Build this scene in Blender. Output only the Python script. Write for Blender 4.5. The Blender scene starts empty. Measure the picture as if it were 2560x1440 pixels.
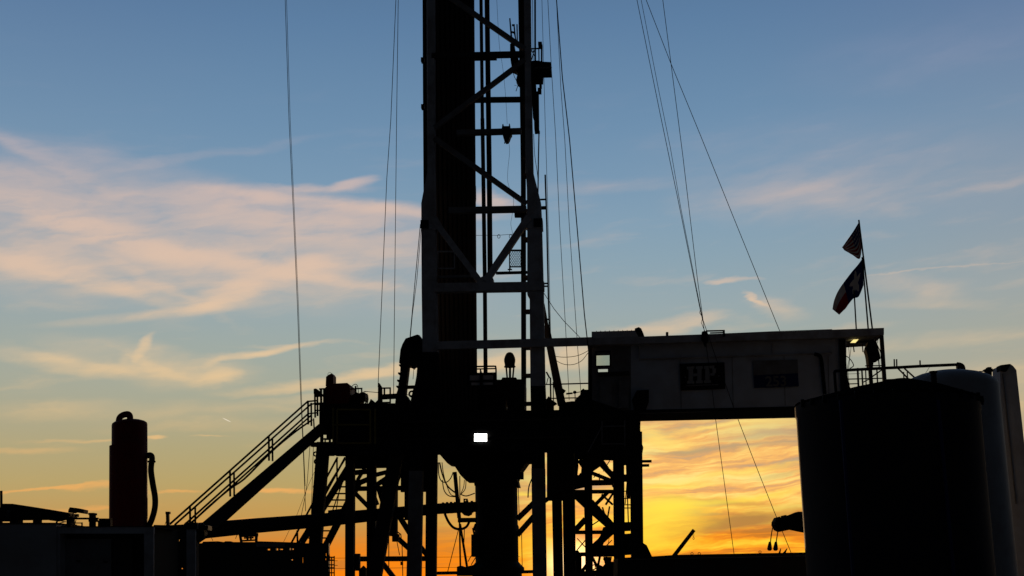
import bpy, bmesh, math, random
from mathutils import Vector, Matrix
random.seed(7)
scene = bpy.context.scene
COL = scene.collection

# ------------------------------------------------------------------ camera
F, HZ, ROLL, CAMZ = 3200.0, 1450.0, math.radians(0.8), 1.7      # focal length and horizon in px of a 2560x1440 frame
PITCH = math.atan((HZ - 720) / F)
fwd = Vector((0, math.cos(PITCH), math.sin(PITCH)))
up0 = Vector((0, -math.sin(PITCH), math.cos(PITCH)))
rt0 = Vector((1, 0, 0))
rt = rt0 * math.cos(ROLL) - up0 * math.sin(ROLL)
up = up0 * math.cos(ROLL) + rt0 * math.sin(ROLL)
CAM = Vector((0, 0, CAMZ))
cam = bpy.data.objects.new('camera', bpy.data.cameras.new('camera'))
COL.objects.link(cam)
cam.data.sensor_width = 36.0
cam.data.lens = 36.0 * F / 2560
cam.data.clip_start, cam.data.clip_end = 0.1, 20000
m = Matrix((rt, up, -fwd)).transposed().to_4x4()
m.translation = CAM
cam.matrix_world = m
scene.camera = cam

def ray(x, y):
    return fwd + rt * ((x - 1280) / F) + up * ((720 - y) / F)
def ae(x, y):                                   # azimuth, elevation in degrees
    d = ray(x, y).normalized()
    return math.degrees(math.atan2(d.x, d.y)), math.degrees(math.asin(d.z))

# ------------------------------------------------------------------ colour management
scene.view_settings.view_transform = 'Standard'
scene.view_settings.look = 'None'
scene.view_settings.exposure = 0
scene.view_settings.gamma = 1
scene.view_settings.use_curve_mapping = False
scene.cycles.max_bounces = 6
scene.cycles.transparent_max_bounces = 8

def lin(r, g, b):
    f = lambda c: (c / 255 / 12.92) if c / 255 <= 0.04045 else ((c / 255 + 0.055) / 1.055) ** 2.4
    return (f(r), f(g), f(b), 1)

# ------------------------------------------------------------------ sky
SUN_AZ, SUN_EL = ae(1432, 1412)
world = bpy.data.worlds.new('World')
scene.world = world
world.use_nodes = True
nt = world.node_tree
nt.nodes.clear()
NN, LK = nt.nodes.new, nt.links.new
def inp(sock, v):
    if isinstance(v, bpy.types.NodeSocket): LK(v, sock)
    else: sock.default_value = v
def M(op, a, b=None, c=None, clamp=False):
    n = NN('ShaderNodeMath'); n.operation = op; n.use_clamp = clamp
    for i, v in enumerate((a, b, c)):
        if v is not None: inp(n.inputs[i], v)
    return n.outputs[0]
def VM(op, a, b=None):
    n = NN('ShaderNodeVectorMath'); n.operation = op
    inp(n.inputs[0], a)
    if b is not None: inp(n.inputs[1], b)
    return n.outputs[0]
def mixc(f, a, b, mode='MIX'):
    n = NN('ShaderNodeMix'); n.data_type = 'RGBA'; n.blend_type = mode; n.clamp_factor = True
    inp(n.inputs[0], f); inp(n.inputs[6], a); inp(n.inputs[7], b)
    return n.outputs[2]
def ramp(f, stops):
    n = NN('ShaderNodeValToRGB'); inp(n.inputs[0], f)
    e = n.color_ramp.elements
    while len(e) < len(stops): e.new(0.5)
    for i, (p, c) in enumerate(sorted(stops, key=lambda s: s[0])):
        e[i].position = p; e[i].color = c
    return n.outputs[0]
def smooth(v, a, b, lo=0.0, hi=1.0):
    n = NN('ShaderNodeMapRange'); n.interpolation_type = 'SMOOTHSTEP'
    inp(n.inputs[0], v); n.inputs[1].default_value = a; n.inputs[2].default_value = b
    n.inputs[3].default_value = lo; n.inputs[4].default_value = hi
    return n.outputs[0]
def mapping(vec, loc, rot, scl):
    n = NN('ShaderNodeMapping'); n.vector_type = 'TEXTURE'
    LK(vec, n.inputs[0])
    n.inputs[1].default_value = loc; n.inputs[2].default_value = rot; n.inputs[3].default_value = scl
    return n.outputs[0]
def noise(vec, scale, detail=4, rough=0.55, dist=0.0, col=False):
    n = NN('ShaderNodeTexNoise'); LK(vec, n.inputs['Vector'])
    n.inputs['Scale'].default_value = scale; n.inputs['Detail'].default_value = detail
    n.inputs['Roughness'].default_value = rough; n.inputs['Distortion'].default_value = dist
    return n.outputs['Color' if col else 'Fac']
DEG = math.degrees(1 / F)
def blobs(vec, lst):                            # soft ellipses lying on the sky: px centre, px radii, tilt, weight
    tot = None
    for (cx, cy, rx, ry, rot, w) in lst:
        a, e = ae(cx, cy)
        mp = mapping(vec, (a, e, 0), (0, 0, math.radians(rot) - ROLL), (rx * DEG * 1.5, ry * DEG * 1.5, 1))
        g = NN('ShaderNodeTexGradient'); g.gradient_type = 'SPHERICAL'; LK(mp, g.inputs[0])
        s = smooth(g.outputs['Fac'], 0, 1)
        tot = M('MULTIPLY', s, w) if tot is None else M('MULTIPLY_ADD', s, w, tot)
    return tot

tc = NN('ShaderNodeTexCoord')
sep = NN('ShaderNodeSeparateXYZ'); LK(tc.outputs['Generated'], sep.inputs[0])
DX, DY, DZ = sep.outputs
A = M('MULTIPLY', M('ARCTAN2', DX, DY), 57.29578)
E = M('MULTIPLY', M('ARCSINE', DZ), 57.29578)
cmb = NN('ShaderNodeCombineXYZ'); LK(A, cmb.inputs[0]); LK(E, cmb.inputs[1])
P0 = cmb.outputs[0]
# domain warp, so that every cloud edge frays
st = mapping(P0, (0, 0, 0), (0, 0, math.radians(4)), (3.2, 1.0, 1))
w1 = VM('SUBTRACT', noise(st, 0.55, 5, 0.6, col=True), (0.5, 0.5, 0.5))
PW = VM('ADD', P0, VM('MULTIPLY', w1, (3.6, 1.25, 0.0)))
streak = noise(mapping(PW, (3, 7, 0), (0, 0, math.radians(5)), (5.5, 1.0, 1)), 1.0, 4, 0.55)
fine = noise(mapping(PW, (9, 2, 0), (0, 0, math.radians(12)), (2.6, 0.7, 1)), 1.0, 4, 0.55)

S = 40.0
def er(lst): return [(max(0, e) / S, lin(*c)) for e, c in lst]
Ef = M('DIVIDE', E, S, clamp=True)
base = ramp(Ef, er([(0, (214, 116, 34)), (1.4, (202, 128, 48)), (2.7, (193, 150, 80)), (4.3, (180, 160, 104)), (5.6, (174, 163, 120)), (8, (165, 168, 148)), (10.1, (157, 169, 163)),
                    (11.8, (149, 167, 172)), (14, (136, 162, 177)), (15.6, (129, 158, 179)), (17.7, (118, 150, 177)), (19.9, (108, 142, 173)), (24.5, (91, 125, 161)), (30, (72, 101, 136)), (40, (45, 65, 95))]))
lilac = ramp(Ef, er([(0, (205, 130, 50)), (4, (188, 164, 116)), (8, (172, 167, 148)), (10, (164, 166, 155)), (12, (155, 163, 164)), (15, (138, 154, 168)),
                     (19, (120, 144, 169)), (22, (106, 131, 163)), (24.5, (96, 121, 157)), (30, (76, 95, 128)), (40, (45, 65, 95))]))
base = mixc(M('MULTIPLY', smooth(A, 8, 25), 0.9), base, lilac)
base = mixc(M('MULTIPLY', smooth(A, -9, -22), 0.3), base, lilac)

# thin upper clouds lit pink, lower ones amber
cl = blobs(PW, [
     (700, 540, 380, 40, -3, .32), (560, 505, 300, 22, -3, .30), (420, 610, 640, 115, -5, .66), (100, 550, 260, 26, -13, .45),
        (60, 660, 260, 80, -5, .42),
    (200, 690, 300, 24, -12, .36), (400, 715, 170, 14, -24, .32),  (555, 742, 130, 34, 26, .40), (660, 715, 160, 22, 16, .30),
    (900, 590, 300, 70, -3, .34), (60, 376, 240, 22, -17, .26), (330, 425, 330, 34, -8, .20), (60, 470, 260, 80, 0, .26), (500, 390, 300, 12, 14, .14),
     (800, 476, 130, 10, 3, .34),
    (200, 914, 190, 22, -4, .55),  (330, 895, 180, 36, -6, .28), (390, 920, 90, 12, -24, .34), (480, 940, 130, 34, 6, .36),
    (530, 948, 56, 20, 22, .36),  (565, 893, 60, 10, 14, .40), (760, 862, 140, 6, 3, .3),
    (850, 945, 260, 13, 9, .75), (1010, 925, 130, 18, 7, .50), (900, 985, 220, 10, 4, .35), (300, 1030, 380, 20, 4, .20), (560, 1060, 300, 14, 3, .16),
    (100, 1228, 130, 4, 5, 1.0), (265, 1222, 80, 6, 6, .8), (445, 1223, 60, 4, 0, .8), (690, 1225, 110, 6, -1, 1.1), (180, 1268, 160, 5, 5, .6), (640, 1300, 140, 5, 1, .5),
    (380, 1093, 30, 5, 0, .8), (530, 1090, 40, 2.5, 0, .6), (220, 1098, 130, 5, 2, .35), (60, 1125, 120, 8, 3, .3),
    (1246, 500, 56, 24, -8, 1.1), (1250, 905, 150, 32, 4, .8), (1430, 890, 80, 28, 4, .65), (1690, 812, 110, 20, 9, .65), (1620, 835, 90, 16, 0, .4),
    (1832, 700, 66, 6, 0, .8), (1888, 746, 34, 7, -28, .9), (1945, 765, 70, 22, -14, .30), (2290, 718, 110, 28, -8, .36), (2300, 760, 150, 14, -4, .22),
    (1990, 492, 260, 60, 0, .22), (2020, 474, 70, 9, 3, .16), (2480, 462, 140, 14, 9, .12), (2330, 676, 190, 2.5, 1, .2), (2150, 420, 460, 110, -6, .09),
    (2340, 130, 320, 70, 4, .06), (2500, 980, 190, 60, 4, .35), (2350, 850, 240, 20, 2, .20), (1500, 470, 200, 20, 3, .14), (2080, 830, 130, 12, 3, .3)])
PW2 = VM('ADD', P0, VM('MULTIPLY', w1, (1.6, 0.5, 0.0)))
cl = M('ADD', cl, blobs(PW2, [
    (860, 512, 330, 20, -3, .85), (640, 492, 150, 12, -6, .35), (700, 560, 300, 40, -4, .25), (785, 660, 80, 18, 13, 1.3), (730, 682, 160, 18, 12, .65), (640, 672, 300, 18, -6, .60),
    (610, 722, 140, 28, 20, .45), (530, 762, 90, 14, 22, .45), (400, 788, 240, 12, 9, .50), (885, 459, 52, 14, 14, 1.1), (800, 478, 110, 8, 2, .3),
    (130, 545, 200, 28, -13, .42), (300, 590, 190, 34, -18, .50), (420, 630, 180, 28, -8, .45), (60, 380, 130, 12, -20, .12), (660, 668, 340, 15, -7, .7), (560, 650, 240, 24, -4, .35), (900, 514, 260, 12, -3, .5), (160, 690, 190, 22, -8, .28), (300, 712, 120, 18, -18, .30),
    (362, 872, 38, 11, 55, .9), (345, 900, 60, 26, 30, .35), (610, 889, 70, 8, 10, .8), (680, 878, 70, 8, 14, .75), (540, 905, 34, 8, 28, .5), (530, 945, 60, 16, 14, .45), (180, 905, 110, 12, -6, .4)]))
dens = M('MULTIPLY', cl, M('ADD', M('MULTIPLY', smooth(streak, 0.28, 0.72), 0.72), M('MULTIPLY_ADD', smooth(fine, 0.3, 0.72), 0.55, 0.22)))
dens = M('MULTIPLY', M('SUBTRACT', 1.0, M('POWER', 2.71828, M('MULTIPLY', dens, -1.65))), 0.88)
ccol = ramp(Ef, er([(0, (246, 150, 62)), (4.3, (243, 176, 98)), (7, (240, 198, 138)), (9.5, (240, 203, 154)), (13, (229, 195, 167)), (17, (218, 189, 174)), (22, (180, 172, 190))]))
wisp = M('MULTIPLY', smooth(streak, 0.52, 0.8), M('MULTIPLY', smooth(E, 2, 7), smooth(E, 24, 12)))
col = mixc(M('MULTIPLY', wisp, 0.22), base, ccol)
col = mixc(dens, col, ccol)

# the burning bank round the sun
bank = noise(mapping(PW, (1, 0.4, 0), (0, 0, math.radians(3)), (9.0, 0.62, 1)), 1.0, 5, 0.58)
bank2 = noise(mapping(PW, (4, 0.1, 0), (0, 0, math.radians(6)), (3.0, 0.34, 1)), 1.0, 4, 0.6)
bk = M('ADD', M('MULTIPLY', bank, 0.68), M('MULTIPLY', bank2, 0.32))
amber = ramp(smooth(bk, 0.37, 0.62), [(0, lin(188, 160, 126)), (0.2, lin(222, 168, 108)), (0.45, lin(246, 184, 104)), (0.7, lin(252, 206, 116)), (1, lin(255, 228, 134))])
amber_low = ramp(smooth(bk, 0.37, 0.62), [(0, lin(190, 116, 40)), (0.3, lin(236, 138, 36)), (0.6, lin(252, 170, 40)), (1, lin(255, 210, 60))])
amber = mixc(smooth(E, 4.2, 1.6), amber, amber_low)
zone = M('MINIMUM', blobs(P0, [(1700, 1190, 560, 190, 0, 1.3), (1560, 1400, 520, 160, 0, 1.3), (1900, 1330, 420, 170, 0, .9)]), 1.0)
zone = M('MULTIPLY', zone, smooth(A, -1.2, 3.2, 0.35, 1.0))
col = mixc(zone, col, amber)
grey = blobs(PW, [(1890, 1296, 200, 24, 7, 1.0), (1790, 1318, 120, 16, 14, .7), (1820, 1255, 110, 10, -2, .7), (1930, 1085, 150, 12, 4, .8), (1900, 1110, 200, 8, 3, .7), (1680, 1125, 80, 12, 2, .4), (1655, 1247, 60, 5, 0, .7), (1760, 1118, 130, 6, 4, .5), (1960, 1180, 90, 6, 6, .5)])
col = mixc(M('MULTIPLY', grey, 0.85), col, ramp(Ef, er([(0, (196, 120, 50)), (3.2, (172, 134, 74)), (7, (180, 166, 140))])))
yel = blobs(PW, [(1640, 1290, 130, 45, 0, 1.0), (1700, 1260, 200, 22, -2, .5), (1640, 1215, 150, 10, 4, .8), (1655, 1090, 90, 22, -10, .8), (1900, 1240, 160, 9, 6, .7), (1850, 1175, 160, 9, 8, .6), (1850, 1060, 170, 10, 4, .7), (1330, 1390, 90, 50, 0, .9), (1640, 1350, 90, 30, 0, .8), (1318, 1235, 60, 6, 0, .8)])
col = mixc(M('MULTIPLY', yel, 0.85), col, ramp(Ef, er([(0, (255, 226, 60)), (3, (255, 226, 76)), (7, (255, 226, 130))])))
# left of the sun the low sky turns orange in bands
org = M('MULTIPLY', smooth(E, 2.6, 0.4), M('MULTIPLY', smooth(A, -16, -8), smooth(A, 4, 0)))
org = M('MULTIPLY', org, smooth(bk, 0.38, 0.54))
col = mixc(M('MULTIPLY', org, 0.95), col, lin(248, 132, 14))
# the sun's own disc and aureole
sd = M('SQRT', M('ADD', M('POWER', M('SUBTRACT', A, SUN_AZ), 2.0), M('POWER', M('MULTIPLY', M('SUBTRACT', E, SUN_EL), 1.15), 2.0)))
aur = M('POWER', 2.71828, M('MULTIPLY', M('POWER', sd, 2.0), -0.95))
aur2 = M('POWER', 2.71828, M('MULTIPLY', sd, -0.55))
col = mixc(1.0, col, mixc(aur2, (0, 0, 0, 1), (0.30, 0.16, 0.0, 1)), 'ADD')
col = mixc(1.0, col, mixc(aur, (0, 0, 0, 1), (1.2, 1.05, 0.75, 1)), 'ADD')
# short jet trail
ta, te = ae(567, 1050)
trm = mapping(P0, (ta, te, 0), (0, 0, math.radians(-25)), (14 * DEG, 1.3 * DEG, 1))
tg = NN('ShaderNodeTexGradient'); tg.gradient_type = 'SPHERICAL'; LK(trm, tg.inputs[0])
col = mixc(smooth(tg.outputs['Fac'], 0, 0.5, 0, 0.8), col, lin(240, 228, 205))
# away from the sunset the dome is already dark
hl = M('SQRT', M('MAXIMUM', M('SUBTRACT', 1.0, M('MULTIPLY', DZ, DZ)), 1e-4))
ca = M('DIVIDE', DY, hl)
col = mixc(smooth(ca, 0.75, 0.2), col, (0.16, 0.23, 0.36, 1))
dark = M('MULTIPLY', smooth(ca, 0.1, 0.88, 0.042, 1.0), smooth(E, 30, 60, 1.0, 0.25))
dark = M('MULTIPLY', dark, smooth(E, -4, -0.5, 0.1, 1.0))
col = mixc(1.0, col, mixc(dark, (0, 0, 0, 1), (1, 1, 1, 1)), 'MULTIPLY')
bg = NN('ShaderNodeBackground'); LK(col, bg.inputs[0]); bg.inputs[1].default_value = 1.0
sky = NN('ShaderNodeTexSky'); sky.sky_type = 'NISHITA'; sky.sun_disc = False
sky.sun_elevation = math.radians(max(SUN_EL, 0.6)); sky.sun_rotation = math.radians(SUN_AZ)
bg2 = NN('ShaderNodeBackground'); LK(sky.outputs[0], bg2.inputs[0]); bg2.inputs[1].default_value = 0.004
ads = NN('ShaderNodeAddShader'); LK(bg.outputs[0], ads.inputs[0]); LK(bg2.outputs[0], ads.inputs[1])
wo = NN('ShaderNodeOutputWorld'); LK(ads.outputs[0], wo.inputs[0])
world.cycles.sampling_method = 'MANUAL'
world.cycles.sample_map_resolution = 512

# ------------------------------------------------------------------ sun
sl = bpy.data.lights.new('sun', 'SUN')
sl.energy = 1.2
sl.angle = math.radians(0.5)
sl.color = (1.0, 0.62, 0.30)
sun = bpy.data.objects.new('sun', sl)
COL.objects.link(sun)
sdv = Vector((math.sin(math.radians(SUN_AZ)) * math.cos(math.radians(SUN_EL)), math.cos(math.radians(SUN_AZ)) * math.cos(math.radians(SUN_EL)), math.sin(math.radians(SUN_EL))))
sun.rotation_euler = (-sdv).to_track_quat('-Z', 'Y').to_euler()
sun.location = sdv * 200

# ------------------------------------------------------------------ materials
def mat(name, c, rough=0.7, metal=0.0, wear=None, wearamt=0.5, scale=1.3, bump=0.0, spec=0.1, corr=None):
    mt = bpy.data.materials.new(name); mt.use_nodes = True
    t = mt.node_tree; b = t.nodes['Principled BSDF']
    b.inputs['Roughness'].default_value = rough; b.inputs['Metallic'].default_value = metal
    b.inputs['Specular IOR Level'].default_value = spec
    tcn = t.nodes.new('ShaderNodeTexCoord')
    n = t.nodes.new('ShaderNodeTexNoise'); n.inputs['Scale'].default_value = scale; n.inputs['Detail'].default_value = 6; n.inputs['Roughness'].default_value = 0.65
    t.links.new(tcn.outputs['Object'], n.inputs['Vector'])
    r = t.nodes.new('ShaderNodeValToRGB')
    w = wear or tuple(x * 0.55 for x in c)
    r.color_ramp.elements[0].position = 0.36; r.color_ramp.elements[0].color = (*[a * (1 - wearamt) + b_ * wearamt for a, b_ in zip(c, w)], 1)
    r.color_ramp.elements[1].position = 0.58; r.color_ramp.elements[1].color = (*c, 1)
    t.links.new(n.outputs['Fac'], r.inputs[0]); t.links.new(r.outputs[0], b.inputs['Base Color'])
    if bump or corr:
        bm = t.nodes.new('ShaderNodeBump'); bm.inputs['Strength'].default_value = bump or 0.4; bm.inputs['Distance'].default_value = 0.03
        if corr:
            wv = t.nodes.new('ShaderNodeTexWave'); wv.inputs['Scale'].default_value = corr
            t.links.new(tcn.outputs['Object'], wv.inputs['Vector']); t.links.new(wv.outputs['Fac'], bm.inputs['Height'])
        else:
            n2 = t.nodes.new('ShaderNodeTexNoise'); n2.inputs['Scale'].default_value = 12
            t.links.new(tcn.outputs['Object'], n2.inputs['Vector']); t.links.new(n2.outputs['Fac'], bm.inputs['Height'])
        t.links.new(bm.outputs[0], b.inputs['Normal'])
    return mt
def emit(name, c, s):
    mt = bpy.data.materials.new(name); mt.use_nodes = True
    t = mt.node_tree; b = t.nodes['Principled BSDF']
    b.inputs['Base Color'].default_value = (*c, 1); b.inputs['Emission Color'].default_value = (*c, 1); b.inputs['Emission Strength'].default_value = s
    return mt
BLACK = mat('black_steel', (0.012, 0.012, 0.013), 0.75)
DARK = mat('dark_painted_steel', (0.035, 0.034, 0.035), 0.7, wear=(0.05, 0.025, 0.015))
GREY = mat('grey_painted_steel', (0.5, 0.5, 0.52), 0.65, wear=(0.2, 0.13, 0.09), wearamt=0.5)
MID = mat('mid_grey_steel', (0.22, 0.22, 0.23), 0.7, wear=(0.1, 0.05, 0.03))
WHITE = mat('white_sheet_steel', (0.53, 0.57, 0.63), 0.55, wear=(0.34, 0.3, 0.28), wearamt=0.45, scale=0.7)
CORR = mat('white_corrugated_steel', (0.62, 0.62, 0.64), 0.55, wear=(0.4, 0.33, 0.28), wearamt=0.4, scale=0.7, corr=3.0)
RED = mat('dark_red_paint', (0.20, 0.012, 0.010), 0.6, wear=(0.09, 0.02, 0.015))
ROPE = mat('wire_rope', (0.03, 0.03, 0.03), 0.8)
RUBBER = mat('black_rubber', (0.01, 0.01, 0.01), 0.8)
YEL = mat('yellow_frame_paint', (0.32, 0.24, 0.05), 0.6, wear=(0.12, 0.08, 0.04))
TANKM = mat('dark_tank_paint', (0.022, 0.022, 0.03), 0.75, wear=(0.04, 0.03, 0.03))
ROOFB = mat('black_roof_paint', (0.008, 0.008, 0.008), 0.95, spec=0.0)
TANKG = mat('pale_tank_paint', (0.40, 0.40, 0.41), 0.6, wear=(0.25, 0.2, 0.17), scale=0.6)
SIGNB = mat('sign_black', (0.012, 0.012, 0.014), 0.6)
SIGNW = mat('sign_white', (0.30, 0.30, 0.30), 0.5, wearamt=0.1)
SIGNG = mat('sign_grey', (0.22, 0.22, 0.24), 0.6)
SIGNU = mat('sign_blue', (0.02, 0.03, 0.12), 0.6)
FRED = mat('flag_red', (0.42, 0.02, 0.03), 0.9, wearamt=0.1)
FWHT = mat('flag_white', (0.72, 0.70, 0.68), 0.9, wearamt=0.1)
FBLU = mat('flag_blue', (0.02, 0.04, 0.22), 0.9, wearamt=0.1)
for _m in (FRED, FWHT, FBLU):                    # thin cloth lets a little of the low sun through
    _t = _m.node_tree; _b = _t.nodes['Principled BSDF']; _o = _t.nodes['Material Output']
    _tl = _t.nodes.new('ShaderNodeBsdfTranslucent'); _mx = _t.nodes.new('ShaderNodeMixShader'); _mx.inputs[0].default_value = 0.09
    _t.links.new(_b.inputs['Base Color'].links[0].from_socket, _tl.inputs[0])
    _t.links.new(_b.outputs[0], _mx.inputs[1]); _t.links.new(_tl.outputs[0], _mx.inputs[2]); _t.links.new(_mx.outputs[0], _o.inputs[0])
DIRT = mat('packed_dirt', (0.16, 0.12, 0.085), 0.95, wear=(0.10, 0.075, 0.05), scale=0.25, bump=0.5)
LAMP = emit('lamp_lens', (1.0, 0.97, 0.88), 9.0)
TUBE = emit('warm_tube_light', (1.0, 0.80, 0.30), 1.1)
GLASS = bpy.data.materials.new('window_glass'); GLASS.use_nodes = True
_t = GLASS.node_tree; _t.nodes.clear()
_tr = _t.nodes.new('ShaderNodeBsdfTransparent'); _tr.inputs[0].default_value = (0.84, 0.88, 0.84, 1)
_gl = _t.nodes.new('ShaderNodeBsdfGlossy'); _gl.inputs['Roughness'].default_value = 0.05
_mx = _t.nodes.new('ShaderNodeMixShader'); _mx.inputs[0].default_value = 0.06
_o = _t.nodes.new('ShaderNodeOutputMaterial')
_t.links.new(_tr.outputs[0], _mx.inputs[1]); _t.links.new(_gl.outputs[0], _mx.inputs[2]); _t.links.new(_mx.outputs[0], _o.inputs[0])

# ------------------------------------------------------------------ geometry helpers
class Plane:                                     # an upright plane through the site, a given distance away
    def __init__(s, y0, slope=0.0):
        s.n = Vector((slope, 1, 0)).normalized(); s.c = s.n.y * y0
    def pt(s, x, y, off=0.0):
        d = ray(x, y)
        return CAM + d * ((s.c + off) / s.n.dot(d))
    def px(s, w, x, y, off=0.0):
        return w / F * ((s.c + off) / s.n.dot(ray(x, y)))
def spline(pts, k=5):
    out = []
    n = len(pts)
    for i in range(n - 1):
        p0, p1, p2, p3 = pts[max(i - 1, 0)], pts[i], pts[i + 1], pts[min(i + 2, n - 1)]
        for j in range(k):
            t = j / k
            out.append(tuple(0.5 * ((2 * b) + (c - a) * t + (2 * a - 5 * b + 4 * c - d) * t * t + (3 * b - a - 3 * c + d) * t ** 3) for a, b, c, d in zip(p0, p1, p2, p3)))
    out.append(tuple(pts[-1]))
    return out
class MB:
    def __init__(s): s.v = []; s.f = []; s.mi = []
    def add(s, vs, fs, mi=0):
        o = len(s.v); s.v += [Vector(v) for v in vs]
        for f in fs: s.f.append(tuple(i + o for i in f)); s.mi.append(mi)
        return s
    def bar3(s, a, b, wa, wb, da, db, n=Vector((0, 1, 0))):
        d = (b - a).normalized(); nn = n - d * n.dot(d)
        if nn.length < 1e-3: nn = Vector((1, 0, 0)) - d * d.x
        nn.normalize(); sd = d.cross(nn)
        vs = [p + sd * (i * w / 2) + nn * (j * dp / 2) for p, w, dp in ((a, wa, da), (b, wb, db)) for i, j in ((-1, -1), (1, -1), (1, 1), (-1, 1))]
        return s.add(vs, [(3, 2, 1, 0), (4, 5, 6, 7), (0, 1, 5, 4), (1, 2, 6, 5), (2, 3, 7, 6), (3, 0, 4, 7)])
    def bar(s, pl, x0, y0, x1, y1, w, w1=None, d=None, off=0.0, off1=None):
        off1 = off if off1 is None else off1; w1 = w if w1 is None else w1
        a, b = pl.pt(x0, y0, off), pl.pt(x1, y1, off1)
        wa, wb = pl.px(w, x0, y0, off), pl.px(w1, x1, y1, off1)
        return s.bar3(a, b, wa, wb, d or wa, d or wb, pl.n)
    def prism(s, pl, pts, dep, off=0.0, mi=0):
        fr = [pl.pt(x, y, off) for x, y in pts]; bk = [p + pl.n * dep for p in fr]; k = len(fr)
        return s.add(fr + bk, [tuple(range(k)), tuple(range(2 * k - 1, k - 1, -1))] + [(i, k + i, k + (i + 1) % k, (i + 1) % k) for i in range(k)], mi)
    def rect(s, pl, x0, y0, x1, y1, dep, off=0.0, k=0.0, xr=0.0):
        g = lambda x, y: (x, y - k * (x - xr))
        return s.prism(pl, [g(x0, y0), g(x1, y0), g(x1, y1), g(x0, y1)], dep, off)
    def panel(s, pl, x0, y0, x1, y1, holes, dep, off=0.0, k=0.0, xr=0.0):
        xs = sorted({x0, x1, *[h[0] for h in holes], *[h[2] for h in holes]}); ys = sorted({y0, y1, *[h[1] for h in holes], *[h[3] for h in holes]})
        inh = lambda x, y: any(h[0] < x < h[2] and h[1] < y < h[3] for h in holes)
        for i in range(len(xs) - 1):
            for j in range(len(ys) - 1):
                if not inh((xs[i] + xs[i + 1]) / 2, (ys[j] + ys[j + 1]) / 2): s.rect(pl, xs[i], ys[j], xs[i + 1], ys[j + 1], dep, off, k, xr)
        return s
    def tube3(s, pts, r, seg=8):
        rs = r if isinstance(r, (list, tuple)) else [r] * len(pts)
        o = len(s.v); k = len(pts); ref = None
        for i, p in enumerate(pts):
            d = (pts[min(i + 1, k - 1)] - pts[max(i - 1, 0)]).normalized()
            if ref is None: ref = Vector((0, 1, 0)) if abs(d.y) < 0.9 else Vector((1, 0, 0))
            a = (ref - d * ref.dot(d)).normalized(); ref = a; b = d.cross(a)
            s.v += [p + (a * math.cos(2 * math.pi * j / seg) + b * math.sin(2 * math.pi * j / seg)) * rs[i] for j in range(seg)]
        for i in range(k - 1):
            for j in range(seg):
                s.f.append((o + i * seg + j, o + i * seg + (j + 1) % seg, o + (i + 1) * seg + (j + 1) % seg, o + (i + 1) * seg + j)); s.mi.append(0)
        s.f.append(tuple(o + j for j in range(seg - 1, -1, -1))); s.mi.append(0)
        s.f.append(tuple(o + (k - 1) * seg + j for j in range(seg))); s.mi.append(0)
        return s
    def tube(s, pl, pts, w, off=0.0, off1=None, seg=8, sm=0):
        if sm: pts = spline(pts, sm)
        k = len(pts); off1 = off if off1 is None else off1
        offs = [off + (off1 - off) * i / max(k - 1, 1) for i in range(k)]
        return s.tube3([pl.pt(x, y, o) for (x, y), o in zip(pts, offs)], pl.px(w / 2, pts[0][0], pts[0][1], off), seg)
    def lathe(s, c, prof, seg=40):               # c = (x, y); profile of (radius, z), bottom to top
        return s.lathe3(Vector((c[0], c[1], 0)), Vector((0, 0, 1)), prof, seg)
    def lathe3(s, c, ax, prof, seg=24):
        ax = ax.normalized(); ref = Vector((0, 1, 0)) if abs(ax.y) < 0.9 else Vector((1, 0, 0))
        a = (ref - ax * ref.dot(ax)).normalized(); b = ax.cross(a); o = len(s.v); k = len(prof)
        for r, z in prof: s.v += [c + ax * z + (a * math.cos(2 * math.pi * j / seg) + b * math.sin(2 * math.pi * j / seg)) * max(r, 1e-4) for j in range(seg)]
        for i in range(k - 1):
            for j in range(seg):
                s.f.append((o + i * seg + j, o + i * seg + (j + 1) % seg, o + (i + 1) * seg + (j + 1) % seg, o + (i + 1) * seg + j)); s.mi.append(0)
        s.f.append(tuple(o + j for j in range(seg - 1, -1, -1))); s.mi.append(0)
        s.f.append(tuple(o + (k - 1) * seg + j for j in range(seg))); s.mi.append(0)
        return s
    def ring(s, pl, cx, cy, r, w, off=0.0, ry=None, seg=14):
        ry = ry or r
        pts = [(cx + r * math.cos(2 * math.pi * i / seg), cy + ry * math.sin(2 * math.pi * i / seg)) for i in range(seg + 1)]
        return s.tube(pl, pts, w, off, seg=6)

ORG = {}
def mesh_obj(mb, name, mats, org, smooth_it=False):
    me = bpy.data.meshes.new(name)
    me.from_pydata([tuple(v - org) for v in mb.v], [], mb.f)
    for mt in (mats if isinstance(mats, (list, tuple)) else [mats]): me.materials.append(mt)
    for p, i in zip(me.polygons, mb.mi): p.material_index = i
    b = bmesh.new(); b.from_mesh(me); bmesh.ops.recalc_face_normals(b, faces=b.faces); b.to_mesh(me); b.free()
    if smooth_it:
        for p in me.polygons: p.use_smooth = True
        try: me.set_sharp_from_angle(angle=math.radians(35))
        except Exception: pass
    o = bpy.data.objects.new(name, me); COL.objects.link(o)
    return o
def tag(o, label, cat, group=None):
    o['label'] = label; o['category'] = cat
    if group: o['group'] = group
    return o
def thing(name, label, cat, base, group=None):
    o = bpy.data.objects.new(name, None); COL.objects.link(o); o.location = base; o.empty_display_size = 0.3
    ORG[o.name] = Vector(base)
    return tag(o, label, cat, group)
def part(mb, name, mt, parent, label=None, sm=False):
    org = ORG[parent.name]
    o = mesh_obj(mb, name, mt, org, sm); o.parent = parent; ORG[o.name] = org
    if label: o['label'] = label
    return o
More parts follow.
